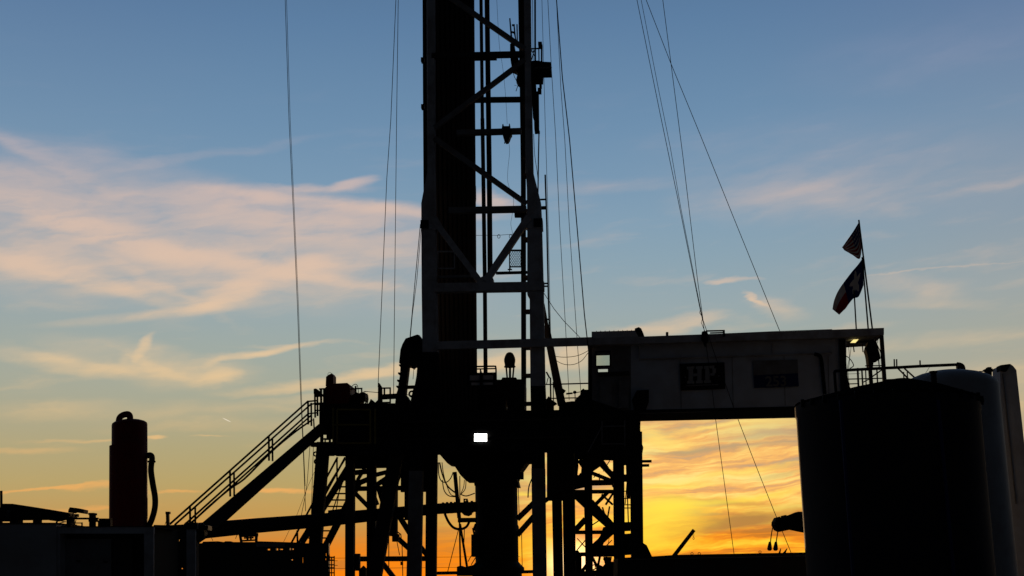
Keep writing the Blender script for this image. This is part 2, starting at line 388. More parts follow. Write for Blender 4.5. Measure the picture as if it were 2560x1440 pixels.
def solo(mb, name, mt, label, cat, group=None, sm=False):
    xs = [v.x for v in mb.v]; ys = [v.y for v in mb.v]; zs = [v.z for v in mb.v]
    org = Vector(((min(xs) + max(xs)) / 2, (min(ys) + max(ys)) / 2, min(zs)))
    o = mesh_obj(mb, name, mt, org, sm); o.location = org; ORG[o.name] = org
    return tag(o, label, cat, group)
def text(body, name, size, loc, mt, parent, ext=0.004, offset=0.0):
    cu = bpy.data.curves.new(name, 'FONT'); cu.body = body; cu.size = size; cu.align_x = 'CENTER'; cu.extrude = ext; cu.offset = offset
    t = bpy.data.objects.new(name, cu); COL.objects.link(t)
    me = bpy.data.meshes.new_from_object(t.evaluated_get(bpy.context.evaluated_depsgraph_get()))
    bpy.data.objects.remove(t); bpy.data.curves.remove(cu)
    me.materials.clear(); me.materials.append(mt)
    o = bpy.data.objects.new(name, me); COL.objects.link(o); o.parent = parent
    o.location = loc - ORG[parent.name]; o.rotation_euler = (math.pi / 2, 0, -math.atan(0.07))
    return o
def kind(o, k): o['kind'] = k; return o

R = Plane(52, 0.07)                              # front face of the rig
BOT = 1552                                       # where the ground lies under the rig, in the frame's own units

# ------------------------------------------------------------------ ground
g = MB()
N = 24
for i in range(N):
    a0, a1 = 2 * math.pi * i / N, 2 * math.pi * (i + 1) / N
    g.add([(0, 40, 0), (4000 * math.cos(a0), 40 + 4000 * math.sin(a0), 0), (4000 * math.cos(a1), 40 + 4000 * math.sin(a1), 0)], [(0, 1, 2)])
gm = mesh_obj(g, 'ground', DIRT, Vector((0, 0, 0))); kind(gm, 'structure')

# ------------------------------------------------------------------ drilling mast
mast = thing('drilling_mast', 'tall grey steel drilling mast with crossed braces rising above the rig floor', 'drilling mast', R.pt(1210, 1031, 1.3))
def leg(lft, rgt, dep, off, mt):
    mb = MB(); pts = lft + rgt[::-1]
    k = len(lft)
    assert len(lft) == len(rgt)
    for i in range(k - 1):
        pass
    mb.prism(R, pts, dep, off)
    part(mb, 'leg', mt, mast)
leg([(1068, -60), (1069, 180), (1068, 430), (1062, 460), (1053, 508), (1054, 720), (1056, 880)],
    [(1085, -60), (1086, 180), (1086, 420), (1087, 460), (1088, 560), (1091, 720), (1094, 880)], 0.45, 0.0, GREY)
leg([(1309, -60), (1312, 200), (1313, 400), (1317, 470), (1318, 560), (1318, 735), (1324, 745), (1325, 870), (1326, 965)],
    [(1326, -60), (1328, 200), (1333, 430), (1345, 477), (1352, 505), (1354, 545), (1359, 735), (1361, 870), (1363, 965)], 0.45, 0.0, GREY)
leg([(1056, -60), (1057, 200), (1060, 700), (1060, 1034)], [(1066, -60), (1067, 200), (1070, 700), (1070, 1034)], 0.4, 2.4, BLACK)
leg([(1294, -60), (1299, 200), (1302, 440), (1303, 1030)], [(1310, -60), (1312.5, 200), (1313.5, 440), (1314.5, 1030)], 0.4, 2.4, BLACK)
part(MB().prism(R, [(1056, 880.3), (1094, 880.3), (1098, 1034), (1058, 1034)], 0.5, -0.02), 'leg_shaded_foot', BLACK, mast)  # foot of each front leg in black: its shade is put into the colour
part(MB().prism(R, [(1326, 965.3), (1363, 965.3), (1366, 1034), (1327, 1034)], 0.5, -0.02), 'leg_shaded_foot', BLACK, mast)
for y in (132, 270, 400, 440, 530, 600, 695, 780, 870, 940, 1010):   # clips tying the guide rail to the leg
    part(MB().bar(R, 1308, y, 1328, y - 0.5, 7, d=0.5, off=1.2), 'leg_clip', DARK, mast)
# cross members
def cross(x0, y0, x1, y1, w, mt, off=0.1, d=0.25, nm='crossbeam'):
    part(MB().bar(R, x0, y0, x1, y1, w, d=d, off=off), nm, mt, mast)
cross(1080, 141, 1312, 136, 13, DARK)
cross(1120, 251, 1300, 249, 11, BLACK, 2.5)
cross(1142, 333, 1303, 328, 13, MID)
cross(1122, 527, 1316, 523, 15, MID)
cross(1185, 149.5, 1242, 148.5, 4, BLACK, 2.0, 0.1)
cross(1240, 683, 1318, 681, 6, DARK, 0.3, 0.15)
cross(1095, 693, 1180, 690, 6, MID, 0.3, 0.15)
part(MB().bar(R, 1087, 721, 1361, 717, 22, d=0.4, off=0.12), 'crossbeam', GREY, mast)
part(MB().bar(R, 1092, 864.5, 1482, 853.5, 20, d=0.2, off=-0.15), 'crossbeam', GREY, mast)
part(MB().rect(R, 1286, 519, 1316, 540, 0.3, 0.3), 'gusset', BLACK, mast)
part(MB().rect(R, 1206, 515.5, 1247, 519, 0.2, 0.0), 'gusset', DARK, mast)
for pts in ([(1190, 708), (1203, 692), (1222, 686), (1233, 696), (1233, 709)], [(1053, 545), (1092, 540), (1104, 560), (1090, 575), (1054, 572)], [(1302, 560), (1318, 536), (1356, 545), (1357, 572), (1318, 570)]):
    part(MB().prism(R, pts, 0.5, -0.03), 'gusset', GREY, mast)
for a in ((1080, -38, 1312, 123, 12), (1312, 151, 1086, 320, 11.5), (1086, 346, 1316, 509, 12.5)):
    part(MB().bar(R, *a, d=0.2, off=0.08), 'brace', MID, mast)
for a in ((1086, 552, 1203, 708, 15), (1322, 543, 1214, 704, 17)):
    part(MB().bar(R, *a, d=0.25, off=0.06), 'brace', GREY, mast)
part(MB().bar(R, 1365, 815, 1404.5, 1012, 17, 21, d=0.35, off=1.0), 'brace', DARK, mast)
part(MB().bar(R, 1359, 760, 1372, 850, 5, 12, d=0.25, off=0.9), 'brace', DARK, mast)
for x, y in ((1052, 148), (1052.5, 265), (1051, 559)):
    part(MB().rect(R, x, y - 5, x + 8, y + 5, 0.3, 2.0), 'bracket', BLACK, mast)
for x, y in ((1345, 552), (1062, 556)):
    part(MB().rect(R, x - 11, y - 6, x + 9, y + 14, 0.1, -0.1), 'access_plate', BLACK, mast)
# guard screens
def guard(x0, y0, x1, y1, post, mt, wires, lab):
    gd = thing('guard_screen', lab, 'screen', R.pt((x0 + x1) / 2, y1, 0.3))
    fr = MB().bar(R, x0, y0, x1, y0, 4, off=0.3).bar(R, x0, y1, x1, y1, 3, off=0.3).bar(R, x0, y0 - 2, x0, post, 3.4, 2.6, off=0.3).bar(R, x1, y0, x1, y1, 3, off=0.3)
    part(fr, 'frame', mt, gd)
    if wires:
        me = MB(); sx, sy = 4.6, 8.6; w = x1 - x0; h = y1 - y0
        def seg(xa, ya, xb, yb):
            me.bar(R, xa, ya, xb, yb, 0.95, d=0.012, off=0.32)
        k = int(w / sx) + int(h / sy) + 3
        for i in range(-k, k):
            for sgn in (1, -1):
                c = x0 + i * sx
                yy0, yy1 = y0, y1
                xa = c; xb = c + sgn * h * sx / sy
                ts = [0, 1]
                if xb != xa:
                    t0 = (x0 - xa) / (xb - xa); t1 = (x1 - xa) / (xb - xa); lo, hi = max(0, min(t0, t1)), min(1, max(t0, t1))
                    if hi - lo > 0.02: seg(xa + (xb - xa) * lo, y0 + h * lo, xa + (xb - xa) * hi, y0 + h * hi)
        part(me, 'wire_mesh', DARK, gd)
        part(MB().rect(R, 1269, 672, 1280, 674.5, 0.08, 0.28).rect(R, 1272.5, 668, 1276.5, 671.5, 0.08, 0.28), 'latch', DARK, gd)
    return gd
guard(1274, 626, 1303, 667, 678, DARK, True, 'small wire mesh guard screen between the diagonal brace and right mast leg')
guard(1094, 629, 1136, 671, 672, GREY, False, 'empty square guard frame in front of the racked pipe beside left mast leg')

# racked drill pipe: nine across, three deep
def pipe_proto():
    mb = MB()
    zt = 34.0
    mb.lathe((0, 0), [(0.075, 0), (0.095, 0.02), (0.095, 0.5), (0.085, 0.6), (0.085, 9.3), (0.1, 9.45), (0.1, 10.0), (0.085, 10.1), (0.085, zt)], 10)
    return mb
pp = None
base_l, base_r = R.pt(1103, 1031, 1.3), R.pt(1187, 1031, 1.3)
zfl = 8.52
for row in range(3):
    for i in range(9):
        f = (i + (0.5 if row == 1 else 0)) / 8.0
        if f > 1.0: continue
        q = base_l.lerp(base_r, f) + R.n * (0.17 * row)
        ll = -0.02 * (8 - i) / 8.0
        if pp is None:
            pp = mesh_obj(pipe_proto(), 'racked_pipe', DARK, Vector((0, 0, 0)), True); o = pp
        else:
            o = pp.copy(); COL.objects.link(o)
        o.location = (q.x, q.y, zfl)
        o.rotation_euler = (0, ll, 0)
        tag(o, 'dark drill pipe standing in the tight rack behind the left mast leg', 'drill pipe', 'drill pipes racked upright in the mast')
# the two pipes hanging in the open mast
mb = MB().tube(R, [(1201.5, -60), (1202.5, 0), (1206, 300)], 8.5, 1.6).tube(R, [(1206, 296), (1208, 420), (1212, 700), (1214, 940)], 10, 1.6)
solo(mb, 'hanging_pipe', BLACK, 'thinner dark pipe hanging down the open mast to the rig floor', 'pipe', sm=True)
mb = MB().tube(R, [(1217, -60), (1217.5, 0), (1223, 420), (1225.5, 712)], 12.5, 1.7)
solo(mb, 'hanging_pipe', BLACK, 'thicker dark pipe hanging in the open mast and ending at the wide crossbeam', 'pipe', sm=True)
# pulley block on a crossbeam
pb = thing('pulley_block', 'dark pulley block hung on a crossbeam inside the open mast', 'pulley', R.pt(1267, 353, -0.2))
part(MB().prism(R, [(1256, 310), (1258.5, 310), (1259, 315), (1272, 315), (1272.5, 309), (1274.5, 309), (1275, 322), (1279, 323), (1279, 334), (1276, 338), (1273, 347), (1269, 352), (1264, 353), (1259, 345), (1256, 335), (1254, 322)], 0.4, -0.3), 'housing', DARK, pb)
part(MB().bar(R, 1263, 351, 1261.5, 359, 2.5, off=-0.1), 'hook', DARK, pb)
# wire with two rings
wr = thing('safety_wire', 'thin wire with two rings strung across the open mast', 'wire', R.pt(1240, 590, 0.5))
part(MB().tube(R, [(1188, 588.5), (1225, 588), (1241, 588.5), (1275, 586), (1290, 585)], 1.1, 0.5), 'strand', ROPE, wr)
for x in (1247, 1276.5): part(MB().ring(R, x, 591, 3.4, 1.5, 0.5, 4.6), 'ring', ROPE, wr)
# thin slack wire inside the mast
solo(MB().tube(R, [(1241, -20), (1245, 60), (1249, 120), (1257, 170), (1264, 240), (1268, 310)], 0.8, 1.5, sm=4, seg=5), 'slack_wire', ROPE, 'hair-thin slack wire curving down the open mast above the pulley block', 'wire')
solo(MB().tube(R, [(1272, 356), (1274, 380), (1270, 420), (1269, 450), (1275, 475), (1284, 500), (1280, 540), (1277, 560), (1282, 585)], 0.8, 1.5, sm=4, seg=5), 'slack_wire', ROPE, 'hair-thin slack wire curving down the open mast below the pulley block', 'wire')

# equipment clamped on the upper right leg
eq = thing('winch_platform', 'black winch platform with lettered box clamped on the upper right mast leg', 'winch', R.pt(1345, 230, 0.3))
part(MB().prism(R, [(1327, 152), (1344, 151), (1358, 154), (1378, 155), (1378.5, 186.5), (1358, 187), (1357, 204), (1327, 204)], 0.35, 0.0), 'housing', BLACK, eq)
part(MB().rect(R, 1348, 207, 1354, 216, 0.3, 0.2).rect(R, 1344, 219, 1353, 230, 0.3, 0.2).rect(R, 1351, 216, 1353, 219, 0.1, 0.2), 'valve', BLACK, eq)
part(MB().prism(R, [(1328, 205), (1340, 205), (1341, 228), (1347, 228), (1348, 325), (1349.5, 327), (1349.5, 332), (1337, 333), (1335.5, 322), (1335, 300), (1332, 292), (1330, 250)], 0.14, 0.3), 'guide_box', BLACK, eq)
part(MB().tube(R, [(1337.5, -60), (1338, 152)], 4.6, 0.5), 'guide_rail', BLACK, eq)
part(MB().tube(R, [(1331, -60), (1332.5, 120), (1333, 152)], 1.4, 0.5), 'cable', ROPE, eq)
part(MB().rect(R, 1345, 104, 1354.6, 111, 0.4, 0.3).rect(R, 1352, 111, 1356, 154, 0.2, 0.35), 'post', BLACK, eq)
part(MB().bar(R, 1328, 122, 1353, 121, 3, off=0.4).bar(R, 1347, 122, 1347.5, 153, 2.8, off=0.4).bar(R, 1328, 124, 1336, 140, 2, off=0.45).bar(R, 1335, 126, 1329, 150, 2, off=0.45).bar(R, 1346, 118, 1350, 112, 1.6, off=0.4), 'rail', BLACK, eq)
text('W. W. WOOD', 'lettering', R.px(6.5, 1358, 170), R.pt(1359, 171.5, -0.02), SIGNW, eq)
tg_ = thing('tong_frame', 'spiky dark tong frame hung inside the mast on the upper right leg', 'tong', R.pt(1285, 200, 0.2))
part(MB().bar(R, 1274.5, 46, 1279.5, 104, 3.2, 4.5, off=0.2).bar(R, 1280, 63, 1287, 63, 4, off=0.2).bar(R, 1285, 62, 1288, 92, 3.4, off=0.2).bar(R, 1279, 80, 1288, 82, 4, off=0.2).bar(R, 1286, 84, 1291, 104, 3, off=0.22).bar(R, 1292.5, 61, 1293.5, 110, 3, off=0.4), 'arm', BLACK, tg_)
part(MB().prism(R, [(1275, 110), (1284, 103), (1287, 116), (1289, 130), (1294, 130), (1296, 150), (1278, 150), (1275, 140)], 0.4, 0.2), 'jaw', BLACK, tg_)
part(MB().prism(R, [(1276, 147), (1286, 147), (1286, 160), (1296, 150), (1312, 146), (1312, 212), (1297, 210), (1293.5, 207), (1290, 200), (1294, 183), (1291, 179), (1280.5, 174), (1280, 166), (1277, 156)], 0.4, 0.25), 'jaw', BLACK, tg_)
part(MB().tube(R, [(1281.5, 178), (1286, 192), (1291, 202)], 1.4, 0.3).tube(R, [(1296, 210), (1290, 228)], 1.8, 0.3).tube(R, [(1286, 213), (1292, 214)], 1, 0.3), 'chain', BLACK, tg_)
# standpipe at right of mast
sp = thing('standpipe', 'thin vertical standpipe held off the right mast leg by brackets', 'pipe', R.pt(1373, 800, 0.5))
part(MB().tube(R, [(1363, 437), (1367, 560), (1371, 740), (1373, 802), (1374.5, 850)], 4, 0.6), 'tube', BLACK, sp)
for y, w in ((499, 3), (520, 8), (709, 3), (716, 3), (799, 3.5)): part(MB().bar(R, 1350, y, 1362 + (y - 437) * 0.028, y - 0.5, w, d=0.1, off=0.55), 'bracket', BLACK, sp)
mb = MB().tube(R, [(1347.5, 330), (1346, 400), (1345, 482)], 3.2, 0.6)
solo(mb, 'guide_tube', BLACK, 'thin tube running down the right mast leg below the winch platform', 'pipe')
solo(MB().tube(R, [(1334, 335), (1337, 390), (1343, 430), (1346, 470)], 1.4, 0.6, sm=4), 'control_hose', RUBBER, 'thin hose curving beside the right mast leg below the winch platform', 'hose')

# ------------------------------------------------------------------ guy wires
def wire(lab, pts, w=1.5, off=0.0, off1=None, cat='cable', grp='guy wires and hoist lines', sm=0):
    return solo(MB().tube(R, pts, w, off, off1, seg=6, sm=sm), 'guy_wire', ROPE, lab, cat, grp)
wire('steep wire alone in the left sky, meeting the stairs top', [(712, -30), (722.5, 300), (734, 543), (743.5, 762), (752, 1000), (758, 1125), (764, 1278)], 1.5, -2)
wire('twin strand just right of the lone left wire', [(715.5, -30), (725.5, 300), (736.5, 543), (746, 762), (754, 1000), (759, 1120), (763, 1215)], 1.2, -2.4)
wire('wire left of the mast leaning down to the left railings', [(991, -30), (977, 300), (967, 446), (945, 968)], 1.7, -1)
wire('wire left of the mast falling almost plumb to the hooded winch', [(996, -30), (991.5, 300), (986.6, 737), (984, 985)], 1.6, -0.5)
wire('short wire from the left mast leg to top of the hooded winch', [(1051, 560), (1036, 720), (1025, 842)], 2.0, -0.3)
wire('second short wire close beside the left mast leg above the hooded winch', [(1054, 560), (1042, 700), (1031, 786), (1026, 842)], 1.6, -0.2)
wire('faint wire nearest the right mast leg', [(1354, -30), (1363, 310), (1369, 500), (1377, 850)], 1.3, 0.8)
wire('wire second from the right mast leg, ending at the floor handwheel', [(1368, -30), (1379, 179), (1389, 340), (1399, 560), (1414, 820), (1423, 1000)], 1.5, 0.5)
wire('middle of the three long wires reaching the doghouse rail', [(1389.5, -30), (1402, 218), (1412, 350), (1423, 560), (1442, 838), (1452, 978)], 1.5, 0.3)
wire('thickest black wire from the mast top down to the doghouse corner', [(1389, -30), (1406, 195), (1424, 350), (1442, 560), (1461, 786), (1479, 945)], 2.8, -0.4)
wire('slanting wire from the wide crossbeam to the doghouse beam', [(1358, 730), (1385, 772), (1410, 803), (1453, 847)], 1.7, -0.2)
wire('upper slack cable looped between the mast strut and doghouse', [(1388, 891), (1410, 893), (1435, 891), (1455, 885), (1478, 872)], 1.5, 0.4, sm=4)
wire('lower slack cable looped between the mast strut and doghouse', [(1385, 897), (1400, 907), (1418, 912), (1438, 910), (1455, 901), (1468, 885), (1478, 873)], 1.5, 0.6, sm=4)
wire('outer left wire of the right fan above the doghouse roof', [(1589, -20), (1592.5, 0), (1649, 278), (1693, 489), (1749, 767), (1757, 803)], 1.6, -2.6)
wire('inner left wire of the right fan above the doghouse roof', [(1600, -20), (1603, 0), (1646, 222), (1676, 370), (1702, 520), (1752, 775), (1757.5, 803)], 1.3, -2.5)
wire('steepest wire of the right fan above the doghouse roof', [(1655, -20), (1657, 0), (1677, 155), (1707, 389), (1743, 694), (1758, 803)], 1.6, -2.4)
wire('long wire crossing the right sky to the middle of the doghouse roof', [(1606, -25), (1615.5, 0), (1677, 158), (1749, 333), (1832, 539), (1938, 800), (1950, 829)], 1.6, 0.4)
wire('twisted wire end over the doghouse roof clamp', [(1752, 770), (1749, 782), (1757, 794), (1753, 806), (1762, 828)], 1.4, -2.5)
wire('wire passing in front of the doghouse wall, steeper of the two', [(1757, 800), (1780.5, 975), (1789, 1048), (1812, 1215), (1836, 1392), (1849, 1480)], 1.6, -2.3, -4)
wire('wire passing in front of the doghouse wall to the crane boom', [(1757.5, 800), (1790, 895), (1815, 965), (1845, 1048), (1890, 1165), (1938, 1285), (1979, 1385), (2010, 1460)], 1.6, -2.5, -6)
wire('wire hanging from the stairs to flow line beside slanted leg', [(776, 1100), (768, 1207), (763, 1240), (753, 1290)], 1.5, 0)
wire('wire hanging plumb beside the slanted left leg', [(784, 1097), (781, 1193), (778, 1284)], 1.5, 0.2)
wire('thin wire spreading from the slanted left leg down to skid', [(786, 1180), (770, 1215), (742, 1288), (725, 1322), (708, 1357)], 1.0, 0.3)

# ------------------------------------------------------------------ rig floor and what stands on it
deck = thing('rig_floor', 'thick black steel rig floor carried on the substructure legs', 'platform', R.pt(1200, 1150, 4))
def deckbox(x0, x1, z0, z1, o0, o1):
    a, b = R.pt(x0, 1100, o0), R.pt(x1, 1100, o0)
    mb = MB(); n = R.n * (o1 - o0)
    vs = [Vector((p.x, p.y, z)) + k for z in (z0, z1) for p, k in ((a, Vector()), (b, Vector()), (b, n), (a, n))]
    return mb.add(vs, [(3, 2, 1, 0), (4, 5, 6, 7), (0, 1, 5, 4), (1, 2, 6, 5), (2, 3, 7, 6), (3, 0, 4, 7)])
part(deckbox(838, 1602, 7.42, 8.5, 0.6, 7.5), 'deck', BLACK, deck)
part(MB().rect(R, 1000, 1026, 1480, 1128, 0.25, 0.3), 'girder', BLACK, deck)
part(MB().prism(R, [(798, 1012), (840, 1009), (1000, 1008), (1000, 1138), (836, 1138), (836, 1084), (806, 1084), (798, 1080)], 0.5, 0.05), 'wind_wall', BLACK, deck)
part(MB().prism(R, [(1446, 1035), (1480, 1000), (1602, 1040), (1600, 1093), (1608.5, 1119), (1603.5, 1150), (1570, 1150), (1440, 1146), (1436, 1040)], 0.5, 0.05), 'wind_wall', BLACK, deck)
part(MB().prism(R, [(1085, 1120), (1118, 1158), (1133, 1160), (1151, 1188), (1164, 1201), (1184, 1201), (1186, 1214), (1296, 1214), (1292, 1197), (1301, 1177), (1318, 1153), (1330, 1152), (1330, 1120)], 1.6, 3.4), 'girder', BLACK, deck)
part(MB().rect(R, 1367, 1120, 1434, 1248, 1.2, 2.2), 'girder', BLACK, deck)
for yy in (1055, 1100): part(MB().bar(R, 1005, yy, 1478, yy - 8, 5, d=0.1, off=0.24), 'stiffener', DARK, deck)
fr = MB()
for a in ((843, 1024, 926, 1024), (843, 1024, 843, 1108), (926, 1024, 926, 1108), (843, 1108, 926, 1108), (835, 1062, 926, 1062), (833, 1020, 833, 1110), (938, 1022, 938, 1110)): fr.bar(R, *a, 4, d=0.08, off=-0.03)
part(fr, 'frame', YEL, deck)
fr = MB()
for a in ((1505, 1052, 1505, 1110), (1562, 1050, 1562, 1116), (1505, 1110, 1562, 1110), (1505, 1066, 1562, 1065), (1470, 1130, 1505, 1066)): fr.bar(R, *a, 2.5, d=0.05, off=-0.03)
part(fr, 'frame', MID, deck)

# lit floodlight under the floor edge
fl = thing('floodlight', 'lit white floodlight glowing on the rig floor girder', 'floodlight', R.pt(1201, 1106, 0.1))
part(MB().panel(R, 1182.5, 1081, 1220, 1106.5, [(1185.5, 1084, 1217, 1103.5)], 0.2, 0.02), 'casing', BLACK, fl)
part(MB().rect(R, 1185.5, 1084, 1217, 1103.5, 0.03, 0.1), 'lens', LAMP, fl)
part(MB().bar(R, 1190, 1106, 1196, 1114, 3, off=0.12).bar(R, 1212, 1106, 1206, 1114, 3, off=0.12), 'bracket', BLACK, fl)

# driller's console and machinery in the middle of the floor
dw = thing('drawworks', 'bulky black drawworks machine in the middle of the rig floor', 'drawworks', R.pt(1245, 1030, 2))
part(MB().prism(R, [(1180, 962), (1241, 962), (1242, 949), (1253, 949), (1256, 943.5), (1290, 943.5), (1293, 948), (1305, 948), (1312, 960), (1312, 1040), (1268, 1040), (1268, 1024), (1268.5, 996), (1266, 991), (1262.5, 1010), (1263.5, 1022), (1262, 1040), (1180, 1040)], 1.2, 1.9), 'housing', BLACK, dw)
part(MB().rect(R, 1070, 1000, 1180, 1040, 1.0, 2.2), 'housing', BLACK, dw)
cs = thing('driller_console', 'console with grey panels and tube rails beside the racked pipe', 'console', R.pt(1208, 965, 1.0))
part(MB().tube(R, [(1172, 917), (1234, 915.5), (1239, 918), (1240, 926), (1240.5, 962)], 4.2, 1.0, sm=3).bar(R, 1172, 923, 1238, 921.5, 3, off=1.1).bar(R, 1172, 934.5, 1238, 933, 4, off=1.1), 'rail', BLACK, cs)
part(MB().rect(R, 1174, 938, 1200, 951, 0.05, 1.1).rect(R, 1207, 938, 1233, 949, 0.05, 1.1).rect(R, 1178, 956, 1200, 963, 0.05, 1.1).rect(R, 1207, 956, 1232, 962, 0.05, 1.1), 'panel', WHITE, cs)
part(MB().rect(R, 1170, 933, 1241, 968, 0.1, 1.2), 'backing', BLACK, cs)
part(MB().bar(R, 1201, 924, 1203, 936, 3, 7, off=1.0).rect(R, 1199.5, 936, 1207, 968, 0.15, 1.0), 'lever', BLACK, cs)
bl = thing('beacon_lamp', 'domed dark beacon on three legs above the drawworks', 'beacon', R.pt(1275, 944, 2.4))
bp = R.pt(1274.5, 918, 2.4); px_ = R.px(1, 1275, 910, 2.4)
part(MB().lathe3(bp, Vector((0, 0, 1)), [(14.4 * px_, 0), (14.4 * px_, 2 * px_), (12.6 * px_, 4 * px_), (12.8 * px_, 8 * px_), (14 * px_, 14 * px_), (14.2 * px_, 19 * px_), (13.2 * px_, 24 * px_), (11 * px_, 30 * px_), (8 * px_, 35 * px_), (4 * px_, 37.5 * px_), (0.3 * px_, 38 * px_)], 20), 'dome', DARK, bl, sm=True)
for a in ((1265.5, 917, 1268, 945, 4), (1275, 917, 1275, 945, 5.5), (1284.5, 917, 1282, 945, 4)): part(MB().bar(R, *a, off=2.4), 'leg', BLACK, bl)

# hooded winch left of the mast
hw = thing('hooded_winch', 'black hooded winch on thick legs beside the left mast leg', 'winch', R.pt(1022, 1030, 0.8))
part(MB().prism(R, [(1060, 856), (1054, 848), (1049, 838), (1043, 836), (1029, 841), (1014, 846), (1006, 860), (1001, 874), (997.5, 907), (1003, 909), (1021, 911), (1026, 914), (1033, 910), (1045, 915), (1060, 918)], 1.0, 0.4), 'hood', BLACK, hw)
part(MB().prism(R, [(1002, 900), (1022, 900), (1021, 915), (1018, 940), (1015, 964), (1012.5, 990), (1012, 1034), (985, 1034), (990, 986), (994, 975), (997, 955), (1000, 935)], 0.5, 0.5), 'leg', BLACK, hw)
part(MB().prism(R, [(1044, 905), (1062, 905), (1062, 1034), (1024, 1034), (1026, 1004), (1032, 975), (1037, 962), (1041, 940)], 0.5, 0.5), 'leg', BLACK, hw)
part(MB().bar(R, 1012, 968.5, 1040, 967.5, 8, off=0.7), 'stretcher', DARK, hw)
for y in (915, 935, 953, 968): part(MB().bar(R, 1000 - (y - 915) * 0.13, y, 1020 - (y - 915) * 0.1, y + 1, 3.5, d=0.55, off=0.7), 'clamp', BLACK, hw)
part(MB().ring(R, 1036, 918, 2.6, 1.2, 0.6, 6).tube(R, [(1035, 912), (1034, 930), (1032.5, 948)], 1.2, 0.6, sm=3), 'chain', BLACK, hw)
mb = MB()
for i in range(30):
    x, y = 1040 + random.random() * 40, 988 + random.random() * 46
    r = 3 + random.random() * 4
    a = random.random() * 6.28
    mb.bar(R, x - r * math.cos(a) * 1.6, y - r * math.sin(a) * 1.6, x + r * math.cos(a) * 1.6, y + r * math.sin(a) * 1.6, r, d=0.15, off=1.0 + random.random() * 0.4)
mb.rect(R, 1024, 1010, 1040, 1036, 0.2, 1.6); mb.rect(R, 1074, 985, 1100, 1036, 0.2, 1.6)
solo(mb, 'chain_heap', BLACK, 'tangled black chain heap at the foot of the left mast leg', 'chain')
mb = MB().ring(R, 1030, 985, 7, 5, 0.9).prism(R, [(1010, 986), (1018, 990), (1024, 1000), (1024, 1034), (1008, 1034)], 0.4, 0.8)
mb.bar(R, 1012, 986, 1030, 989, 1.5, off=0.9)
solo(mb, 'air_hoist', BLACK, 'small round drum hoist between the legs of the hooded winch', 'hoist')

# platform at head of stairs
hp = thing('mud_hopper', 'dark red boxy unit with upright hood at the head of the stairs', 'hopper', R.pt(845, 1010, 0.6))
part(MB().prism(R, [(811, 971), (818, 964), (832, 959), (868, 957), (874, 963), (875, 986), (868, 1012), (811, 1012)], 1.4, 0.5), 'body', RED, hp)
part(MB().prism(R, [(814, 965), (815, 942), (819.5, 938), (829.5, 933), (833, 938), (833, 965)], 0.6, 0.7), 'hood', RED, hp)
part(MB().ring(R, 824.5, 936, 5, 0.9, 0.9), 'lifting_eye', BLACK, hp)
rl = thing('stair_head_railing', 'broken run of railing posts at the head of main stairs', 'railing', R.pt(800, 1040, 0.2))
for a in ((787, 972, 788, 1044, 4), (793.5, 984, 794, 1040, 4), (802.5, 971, 803, 1012, 5), (811, 971, 811, 1012, 6)): part(MB().bar(R, *a, off=0.2), 'post', BLACK, rl)
part(MB().prism(R, [(784, 972), (790, 971), (798, 977), (798, 984), (784, 984)], 0.3, 0.1), 'lamp_box', BLACK, rl)
for a in ((798, 972.5, 814, 972, 3.5), (786, 990, 812, 988, 6), (786, 1010, 812, 1009, 6), (786, 1026, 800, 1026, 3)): part(MB().bar(R, *a, off=0.25), 'rail', BLACK, rl)
vm = thing('valve_manifold', 'jagged dark valve manifold with an arched hose behind the stairs', 'manifold', R.pt(895, 1010, 1.0))
part(MB().prism(R, [(873, 990), (884, 986), (890, 980), (898, 983), (905, 979), (912, 981), (913, 992), (911, 1003), (902, 998), (900, 1012), (872, 1012)], 0.8, 0.8), 'body', BLACK, vm)
part(MB().tube(R, [(876, 984), (879, 968), (886, 961), (892, 962), (895, 970), (896, 982)], 1.8, 0.9, sm=4), 'hose', BLACK, vm)
part(MB().bar(R, 889, 965, 889.5, 988, 4, off=1).bar(R, 874, 972.5, 906, 971, 3.2, off=1).bar(R, 904, 971, 904.5, 985, 3.2, off=1).bar(R, 876, 975, 876, 990, 2.2, off=1), 'frame', BLACK, vm)
pk = MB()
for y in (979, 985, 996.5, 1003): pk.bar(R, 909, y, 919.5, y, 1.6, off=1)
pk.bar(R, 912, 978.5, 946, 981.5, 1.4, off=1)
part(pk, 'peg', BLACK, vm)
mb = MB()
for pts in ([(906, 1015), (913, 1006), (920, 1010), (924, 1004), (927, 997), (934, 1003), (938, 1006), (944, 1000), (946, 1015)], [(872, 1000), (890, 996), (900, 1010), (900, 1015), (872, 1015)]): mb.prism(R, pts, 0.6, 1.0)
solo(mb, 'tool_pile', BLACK, 'low heap of dark tools on the floor edge behind the manifold', 'tools')
gt = thing('gate_frame', 'square dark gate frame with a slant-topped post near the hooded winch', 'gate', R.pt(962, 1018, 0.6))
part(MB().prism(R, [(945, 957), (948, 957.5), (954, 967), (955, 1020), (944, 1020)], 0.2, 0.6), 'post', BLACK, gt)
for a in ((961, 971, 961, 990, 4), (975.5, 969, 975.5, 1018, 3.5)): part(MB().bar(R, *a, off=0.7), 'post', BLACK, gt)
for a in ((952, 970.5, 977, 970, 3.5), (954, 992.5, 1000, 990, 12), (954, 1006.5, 977, 1006, 3.5), (954, 1016, 990, 1015.5, 5)): part(MB().bar(R, *a, off=0.75), 'rail', BLACK, gt)

